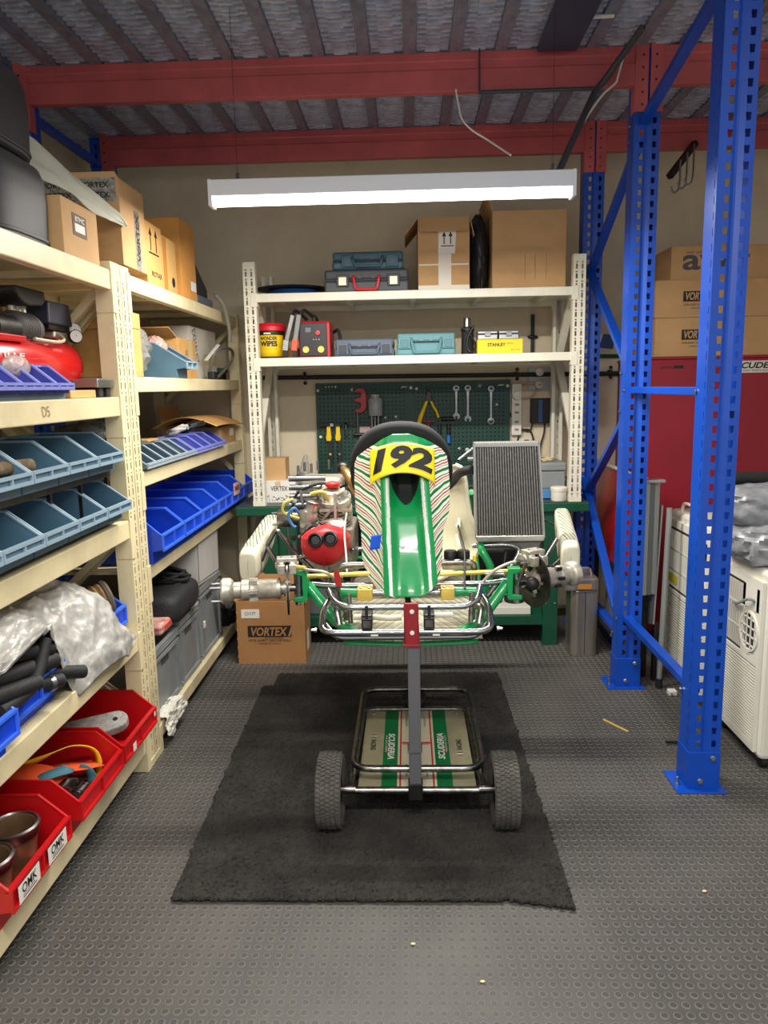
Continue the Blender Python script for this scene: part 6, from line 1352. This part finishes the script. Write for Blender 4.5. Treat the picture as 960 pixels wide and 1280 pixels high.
    part('exhaust_pipe', mat('brass_pipe', (186, 152, 92), .3, .85), spline([(-.275, 3.14, 1.165), (-.255, 3.10, 1.15), (-.225, 3.06, 1.11), (-.19, 3.05, 1.06)]), [.012+.0008*k for k in range(25)]); MB().ball((-.275, 3.16, 1.165), (.028, .03, .026), 16, 10).build('pipe_ball', DARKSTEEL, K)
    # airbox
    cx, cy, cz = -.338, 2.985, .868
    def fn(u, v):
        a = 2*pi*u; p = pi*v; z = -cos(p); s = sin(p)
        w = .101*(1-.34*max(0, -z)**1.2); sg = lambda q, k: math.copysign(abs(q)**k, q)
        wz = math.sqrt(max(0, 1-abs(z)**4.5)) if z > 0 else max(0, 1-abs(z)**2.6)**.6*(1-.22*abs(z)); x = .101*sg(cos(a), .8)*wz; y = .075*sg(sin(a), .8)*wz
        zz = .084*z+(-.010 if z > .5 else 0)*(abs(cos(a))); 
        return V((cx+x+.004*z, cy+y, cz+zz+.004*(1-abs(x)/.1)*max(0, z)))
    ab = MB(); ab.grid(fn, 40, 26, True, True); ab = ab.build('airbox', mat('airbox_red', (206, 40, 46), .42, var=.06, vscale=6), K)
    for x, z in ((-.370, .905), (-.311, .910)):
        d = V((0, -1, .28)).normalized(); o = V((x, 2.912, z)); MB().lathe([(.020, -.05), (.029, -.02), (.030, .016), (.028, .022), (.023, .023), (.020, .012), (.017, .006), (0, .006)], o, d, 28, cap=False).build('intake_trumpet', mat('gloss_black_rubber', (14, 14, 15), .3), ab)
        MB().lathe([(.0222, .0215), (.0212, .0190), (.0200, .0145)], o, d, 28, cap=False).build('intake_lip', STEEL, ab)
    MB().box(-.339, -.337, 2.908, 2.912, .80, .87).build('mould_seam', mat('airbox_seam', (170, 26, 34), .5), ab)
    m = MB(); m.cyl((-.338, 2.98, .755), (-.338, 2.98, .79), .007); m.bar((-.358, 2.98, .765), (-.318, 2.98, .765), .006, .006); m.build('drain_clip', BOLT, ab)
    part('airbox_stay', STEEL, [(-.338, 2.985, .79), (-.33, 3.0, .66)], .006)
engine()
# ------------------------------------------------ side pods
PS = stripes('pod_stripes', (222, 216, 190), [(.30, .58, (24, 84, 50)), (.80, .88, (110, 110, 90))], 8, .45, .10)
def pod(s):
    """hollow side pod: blunt front end, top rising to the tail, underside cut away toward the rear"""
    ST = [(2.945, .74, .842, .032), (2.95, .735, .853, .036), (2.965, .735, .862, .039), (3.05, .74, .880, .040), (3.15, .755, .892, .039), (3.25, .80, .908, .038), (3.34, .845, .922, .036), (3.40, .868, .926, .032), (3.425, .88, .915, .022)]
    if s > 0: ST = [(y, a+.006, b+.012, w) for y, a, b, w in ST]
    cxf = (lambda y: -.652+.022*(y-2.95)/.45) if s < 0 else (lambda y: .640+.052*(y-2.95)/.45)
    N = 28; m = MB(); vs = []; sg = lambda q, k: math.copysign(abs(q)**k, q)
    def ring(y, z0, z1, w, k=1.0): return [(cxf(y)+w*k*sg(cos(2*pi*i/N), .55), y, (z0+z1)/2+(z1-z0)/2*k*sg(sin(2*pi*i/N), .55)) for i in range(N)]
    for y, z0, z1, w in ST: vs += ring(y, z0, z1, w)
    fs = [(j*N+i, j*N+(i+1) % N, (j+1)*N+(i+1) % N, (j+1)*N+i) for j in range(len(ST)-1) for i in range(N)]
    m.add(vs, fs, True); m.add(vs[:N], [tuple(range(N))], True); m.add(vs[-N:], [tuple(range(N))], True)
    o = m.build('side_pod', IVORY, K)
    def topz(y):
        for p, q in zip(ST, ST[1:]):
            if p[0] <= y <= q[0]: return p[2]+(q[2]-p[2])*(y-p[0])/(q[0]-p[0])
        return ST[-1][2]
    def skin(u, v):
        y = 2.99+.41*v; a = -.82+1.64*u; return V((cxf(y)+.031*a, y, topz(y)+.0012-.010*abs(a)**4))
    q = MB(); q.grid(skin, 12, 20); q.build('pod_print', PS, o)
    MB().box(cxf(2.95)-.0006, cxf(2.95)+.0006, 2.9435, 2.946, .755, .82).build('mould_seam', mat('ivory_seam', (170, 162, 136), .6), o)
    if s < 0:
        part('pod_support', CHROME, fillet([(-.612, 3.02, .80), (-.585, 3.02, .862), (-.548, 3.02, .925), (-.535, 3.02, .925), (-.475, 3.04, .83), (-.31, 3.04, .66)], .015), .0095, o); part('pod_support', CHROME, [(-.585, 3.02, .862), (-.54, 3.02, .775)], .0095, o)
    else:
        part('pod_support', CHROME, [(.605, 3.06, .87), (.52, 3.03, .74), (.31, 3.04, .66)], .011, o); part('pod_support', WORNCHROME, [(.61, 3.0, .80), (.53, 3.0, .725)], .008, o); MB().bar((.565, 3.20, .93), (.62, 3.20, .90), .02, .008).build('pod_bracket', DARKSTEEL, o)
INW = 1.0
pod(-1); pod(1)
# ================================================================== right hand side
# ------------------------------------------------ stainless can behind the kart
def can():
    r = thing('stainless_can', 'stainless steel fuel can with a handle standing by the green bench leg', 'can', (.955, 4.11, 0))
    S = mat('brushed_stainless', (176, 168, 156), .3, .75, var=.2, vscale=10, stretch=(1, 1, .1))
    def rr(x0, x1, y0, y1, rad):
        P = []
        for cx, cy, a0 in ((x1-rad, y1-rad, 0), (x0+rad, y1-rad, 90), (x0+rad, y0+rad, 180), (x1-rad, y0+rad, 270)):
            for k in range(6): a = RAD(a0+18*k); P.append((cx+rad*cos(a), cy+rad*sin(a)))
        return P
    P = rr(.885, 1.035, 4.03, 4.21, .035)
    MB().prism(P, (0, 0, .0), EX, EY, (0, 0, .375)).build('body', S, r, bevel=.004)
    P2 = rr(.845, 1.03, 4.02, 4.21, .02); h = MB().prism(P2, (0, 0, .376), EX, EY, (0, 0, .07)).build('head', S, r, bevel=.008)
    MB().box(.915, .99, 4.017, 4.0195, .388, .415).build('label', mat('orange_label', (196, 128, 40), .5), h)
    MB().tube(fillet([(.92, 4.11, .446), (.93, 4.11, .485), (1.0, 4.11, .485), (1.01, 4.11, .446)], .02), .007, 8).build('handle', S, r)
    MB().box(.9585, .9615, 4.0285, 4.030, .01, .37).build('seam', DARKSTEEL, r)
can()
# ------------------------------------------------ red cabinet with cartons on it
CAB = mat('crimson_panel', (150, 22, 44), .45, var=.06, vscale=3)
def cabinet():
    r = thing('red_cabinet', 'tall crimson cabinet filling the back right corner', 'cabinet', (2.05, 4.6, 0))
    MB().box(1.345, 2.75, 4.30, 4.94, .05, 1.615).build('body', CAB, r, bevel=.004); MB().box(1.36, 2.74, 4.32, 4.93, 0, .05).build('plinth', BLACK, r); MB().box(1.340, 2.755, 4.295, 4.945, 1.616, 1.63).build('top', CAB, r, bevel=.003)
    l = MB().box(1.785, 2.10, 4.2985, 4.2995, 1.535, 1.60).build('label', WHITEP, r); text('SCUDERIA', l, (1.945, 4.298, 1.575), EX, EZ, .26, .034, INK, .03, .25); text('RACING TEAM EQUIPMENT', l, (1.945, 4.298, 1.546), EX, EZ, .26, .012, INK)
    text('AAKOR', r, (1.435, 4.2995, 1.572), EX, EZ, .065, .014, INK, .02); b = MB().box(1.475, 1.53, 4.299, 4.2995, 1.565, 1.582).build('print_band', INK, r)
    MB().box(2.05, 2.055, 4.2985, 4.2995, .06, 1.5).build('door_gap', BLACK, r)
cabinet()
def logo_box(label, x0, x1, y0, y1, z0, z1, cxl):
    c = carton(label, x0, x1, y0, y1, z0, z1, CARD)
    zc = z0+(z1-z0)*.56; MB().box(cxl-.085, cxl+.085, y0-.0012, y0-.0006, zc-.025, zc+.03).build('logo_print', INK, c); text('VORTEX', c, (cxl, y0-.0016, zc+.003), EX, EZ, .145, .042, CARD, .03, .2)
    text('OTK KART GROUP S.R.L.', c, (cxl, y0-.001, zc-.042), EX, EZ, .165, .011, INK); text('MADE IN ITALY', c, (cxl, y0-.001, zc-.06), EX, EZ, .08, .007, INK)
    return c
logo_box('lower of two wide cartons with a black logo on the red cabinet', 1.37, 2.0, 4.31, 4.90, 1.631, 1.835, 1.60)
logo_box('upper of two wide cartons with a black logo on the red cabinet', 1.365, 2.0, 4.31, 4.90, 1.841, 2.035, 1.60)
c = carton('top carton with large grey lettering on the stack over the red cabinet', 1.45, 2.16, 4.33, 4.85, 2.041, 2.215, CARD)
GI = mat('grey_ink', (74, 74, 80), .6); text('awg', c, (1.69, 4.3293, 2.115), EX, EZ, .36, .115, GI, .02); text('AIR GROUP', c, (1.60, 4.3293, 2.185), EX, EZ, .15, .012, GI)
# ------------------------------------------------ sheets leaning between the rack frame and the cabinet
r = thing('red_board', 'glossy red board with a metal end frame standing behind the blue posts', 'board', (1.21, 4.25, .44))
m = MB(); m.add([(1.205, 3.66, .455), (1.175, 4.86, .455), (1.20, 4.86, 1.0), (1.215, 3.66, 1.0)], [(0, 1, 2, 3)]); m.build('red_face', mat('gloss_red_sheet', (196, 34, 30), .3, var=.1, vscale=3, coat=.3), r, solid=.004)
MB().bar((1.207, 3.66, 1.008), (1.195, 4.86, 1.008), .02, .012).build('top_trim', WHITEPL, r)
FR = mat('grey_aluminium_frame', (158, 162, 158), .4, .5)
for k in range(3): MB().box(1.136+.026*k, 1.160+.026*k, 3.63+.008*k, 3.66, .46, 1.02).build('end_profile', FR if k != 1 else mat('dark_profile', (108, 112, 110), .45, .4), r, bevel=.002)
MB().box(1.133, 1.226, 3.61, 3.67, 1.02, 1.034).build('end_cap', FR, r, bevel=.002)
for y in (3.75, 4.75): MB().box(1.165, 1.205, y-.02, y+.02, 0, .456).build('foot', DARKSTEEL, r)
r = thing('grey_board', 'grey sheet leaning behind the red board with its corner showing below', 'board', (1.25, 4.0, 0)); m = MB(); m.add([(1.215, 3.67, .30), (1.25, 4.7, .02), (1.26, 4.7, .9), (1.235, 3.67, .9)], [(0, 1, 2, 3)]); m.build('sheet', mat('grey_sheet', (168, 170, 166), .5), r, solid=.008); MB().box(1.22, 1.24, 3.675, 3.70, 0, .31).build('prop', DARKSTEEL, r)
r = thing('steel_tube', 'upright grey steel tube with a rubber foot beside the sheets', 'tube', (1.22, 3.58, 0)); MB().cyl((1.225, 3.585, .03), (1.245, 3.60, .90), .013).build('tube', FR, r); MB().cyl((1.224, 3.584, 0), (1.225, 3.585, .05), .017).build('rubber_foot', RUBBER, r)
r = thing('steel_tube', 'dark steel tube lying on the floor behind the low blue brace', 'tube', (1.2, 4.2, 0)); MB().cyl((1.165, 3.85, .02), (1.165, 4.85, .02), .018).build('tube', DARKSTEEL, r); MB().lathe([(.019, 0), (.019, .02)], (1.165, 3.84, .02), EY, 14).build('end_cap', BLACK, r)
# ------------------------------------------------ portable air conditioners
def aircon(label, y0, y1, h, x0=1.32, dx=.42, lift=.05):
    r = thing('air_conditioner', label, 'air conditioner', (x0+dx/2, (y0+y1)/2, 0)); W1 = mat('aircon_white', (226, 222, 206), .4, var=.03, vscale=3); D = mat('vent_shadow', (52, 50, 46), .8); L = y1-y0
    b = MB(); b.box(x0+.012, x0+dx, y0, y1, lift, h); b.build('body', W1, r, bevel=.018)
    # back face, facing the aisle: panels around the openings stand proud of the body
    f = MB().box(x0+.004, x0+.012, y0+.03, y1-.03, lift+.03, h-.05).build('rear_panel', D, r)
    F = lambda a: y1-.03-(L-.06)*a; Z = lambda b2: lift+.03+(h-lift-.08)*b2
    def plate(a0, a1, b0, b1, nm='panel_piece'): return MB().box(x0-.002, x0+(.0125 if a0 < 0 or a1 > 1 or b0 < 0 or b1 > 1 else .005), F(a1), F(a0), Z(b0), Z(b1)).build(nm, W1, f, bevel=.001)
    plate(-.012, .04, -.012, 1.012); plate(.96, 1.012, -.012, 1.012); plate(.04, .96, .96, 1.012); plate(.04, .96, -.012, .03); plate(.04, .96, .50, .53)
    for k in range(26): plate(.04, .96, .035+.0178*k, .035+.0178*k+.0092, 'louvre')
    plate(.72, .96, .03, .5)if False else None
    # upper left grille of thin vertical bars
    for k in range(16): plate(.06+.034*k, .06+.034*k+.015, .55, .94, 'grille_bar')
    for b2 in (.66, .80): plate(.04, .62, b2, b2+.014, 'grille_rail')
    plate(.60, .66, .53, .96); plate(.90, .96, .53, .96); plate(.66, .90, .53, .56); plate(.60, .96, .82, .96)
    # round outlet grille
    cy, cz, R = F(.78), Z(.685), min(.075, L*.16); n = 28
    rg = MB().lathe([(R, -.002), (R, .006), (R*1.12, .006), (R*1.12, -.002)], (x0-.001, cy, cz), (-1, 0, 0), n, cap=False).build('round_outlet', W1, r)
    for k in (-1, 0, 1, 2):
        o2 = (k-.5)*R*.48; hh = math.sqrt(max(0, R*R-o2*o2)); MB().box(x0-.006, x0-.002, cy+o2-.003, cy+o2+.003, cz-hh, cz+hh).build('grille_bar', W1, rg); MB().box(x0-.006, x0-.002, cy-hh, cy+hh, cz+o2-.003, cz+o2+.003).build('grille_bar', W1, rg)
    m = MB(); nn = 24
    outer = [(F(.66), Z(.56)), (F(.90), Z(.56)), (F(.90), Z(.82)), (F(.66), Z(.82))]
    for k in range(nn):
        a0, a1 = 2*pi*k/nn, 2*pi*(k+1)/nn
        def edge(a):
            c2, s2 = cos(a), sin(a); hx = (F(.66)-F(.90))/2; hz = (Z(.82)-Z(.56))/2; t = min(hx/abs(c2) if abs(c2) > 1e-6 else 9, hz/abs(s2) if abs(s2) > 1e-6 else 9); return (F(.78)+c2*t, Z(.69)+s2*t)
        e0, e1 = edge(a0), edge(a1); m.add([(x0-.001, cy+R*1.05*cos(a0), cz+R*1.05*sin(a0)), (x0-.001, cy+R*1.05*cos(a1), cz+R*1.05*sin(a1)), (x0-.001, e1[0], e1[1]), (x0-.001, e0[0], e0[1])], [(0, 1, 2, 3)])
    m.build('outlet_surround', W1, f)
    MB().box(x0-.006, x0-.002, cy-.012, cy+.012, cz-R*1.25, cz-R*1.12).build('catch', W1, rg)
    for (xx, yy) in ((x0+.05, y0+.05), (x0+dx-.05, y0+.05), (x0+.05, y1-.05), (x0+dx-.05, y1-.05)):
        c = MB().cyl((xx-.012, yy, .026), (xx+.012, yy, .026), .026).build('castor', BLACK, r); MB().box(xx-.02, xx+.02, yy-.02, yy+.02, .045, lift+.002).build('castor_fork', GREYPL, c)
    for z in (.12, .30, .55): MB().lathe([(.005, 0), (.004, .002), (0, .002)], (x0+.045, y0, lift+z), (0, -1, 0), 10).build('screw', GREYPL, r)
    return r
a1 = aircon('white portable air conditioner standing behind the near blue post', 3.26, 3.84, .86)
MB().tube(spline([(1.36, 3.75, .862), (1.36, 3.72, .90), (1.36, 3.60, .90), (1.36, 3.57, .862)]), .008, 8).build('handle', WHITEPL, a1); MB().box(1.3165, 1.3175, 3.66, 3.80, .50, .545).build('energy_label', mat('yellow_green_label', (206, 196, 60), .5), a1)
MB().tube(spline([(1.32, 3.42, .72), (1.295, 3.42, .71), (1.29, 3.41, .66), (1.30, 3.40, .63)]), .006, 7).build('cable_hook', BLACK, a1)
a2 = aircon('white portable air conditioner under the silver cover at the right edge', 2.75, 3.20, .79)
MB().tube(spline([(1.322, 2.83, .66), (1.30, 2.85, .665), (1.295, 2.92, .63), (1.31, 3.0, .61)]), .006, 7).build('power_cord', GREYPL, a2)
MB().tube(spline([(1.27, 2.98, .008), (1.2, 3.0, .008), (1.12, 2.99, .009), (1.06, 2.985, .012)]), .006, 7).build('floor_cable', BLACK, label='black cable end lying on the floor beside the near blue post', cat='cable')
r = thing('white_plug', 'small white plug lying on the floor behind the low blue brace', 'plug', (1.26, 3.50, 0)); MB().box(1.24, 1.28, 3.48, 3.52, 0, .025).build('body', WHITEP, r, bevel=.005); MB().cyl((1.25, 3.48, .012), (1.25, 3.46, .012), .004).build('pin', BOLT, r)
# silver cover and black roll on the near air conditioner
def cover():
    m = MB(); D = mat('dull_silver_cover', (158, 160, 162), .42, .15, var=.15, vscale=18, bump=.25, bscale=40)
    def blob(c, r3, seed, lab, nm, M, amp):
        mm = MB(); c = V(c); sg = lambda q, k: math.copysign(abs(q)**k, q)
        def fn(u, v):
            a, p = 2*pi*u, pi*v; d = V((sg(cos(a), .6)*sin(p)**.6, sg(sin(a), .6)*sin(p)**.6, -sg(cos(p), .7)))
            k = 1+amp*crumple(d.x*.6+.3*d.z, d.y*.6+.6*d.z, seed, 1, 6.5)
            q = V((c.x+d.x*r3[0]*k, c.y+d.y*r3[1]*k, c.z+d.z*r3[2]*k)); q.z = max(q.z, .7925); return q
        mm.grid(fn, 60, 36, True, True); mm.build(nm, M, label=lab, cat='cover')
    blob((1.46, 2.98, .865), (.19, .17, .085), 4, 'crumpled silver cover lying on the right hand air conditioner', 'silver_cover', D, .16)
    blob((1.455, 3.02, 1.005), (.205, .14, .085), 9, 'folded silver cover stacked on the crumpled silver one', 'silver_cover', D, .10)
cover()
MB().lathe([(0, 0), (.022, 0), (.025, .004), (.025, .42), (.022, .424), (0, .424)], (1.27, 3.06, 1.108), EX, 18).build('black_roll', RUBBER, label='black rolled mat lying on the folded silver cover', cat='roll')
# small litter on the floor
MB().bar((.86, 3.22, .004), (.935, 3.10, .004), .006, .006).build('wood_stick', mat('straw_yellow', (222, 186, 96), .7), label='thin yellow wooden stick on the floor left of the blue posts', cat='stick')
for k, (x, y, lab) in enumerate(((.17, 1.70, 'tiny cream crumb on the floor in front of the mat'), (.86, 2.05, 'tiny white chip on the floor right of the mat'), (-.005, 1.83, 'tiny pale fleck on the floor just below the mat edge'))):
    MB().ball((x, y, .005), (.007, .004, .003), 8, 6).build('floor_crumb', mat('crumb_cream', (226, 206, 150), .7), label=lab, cat='crumb')
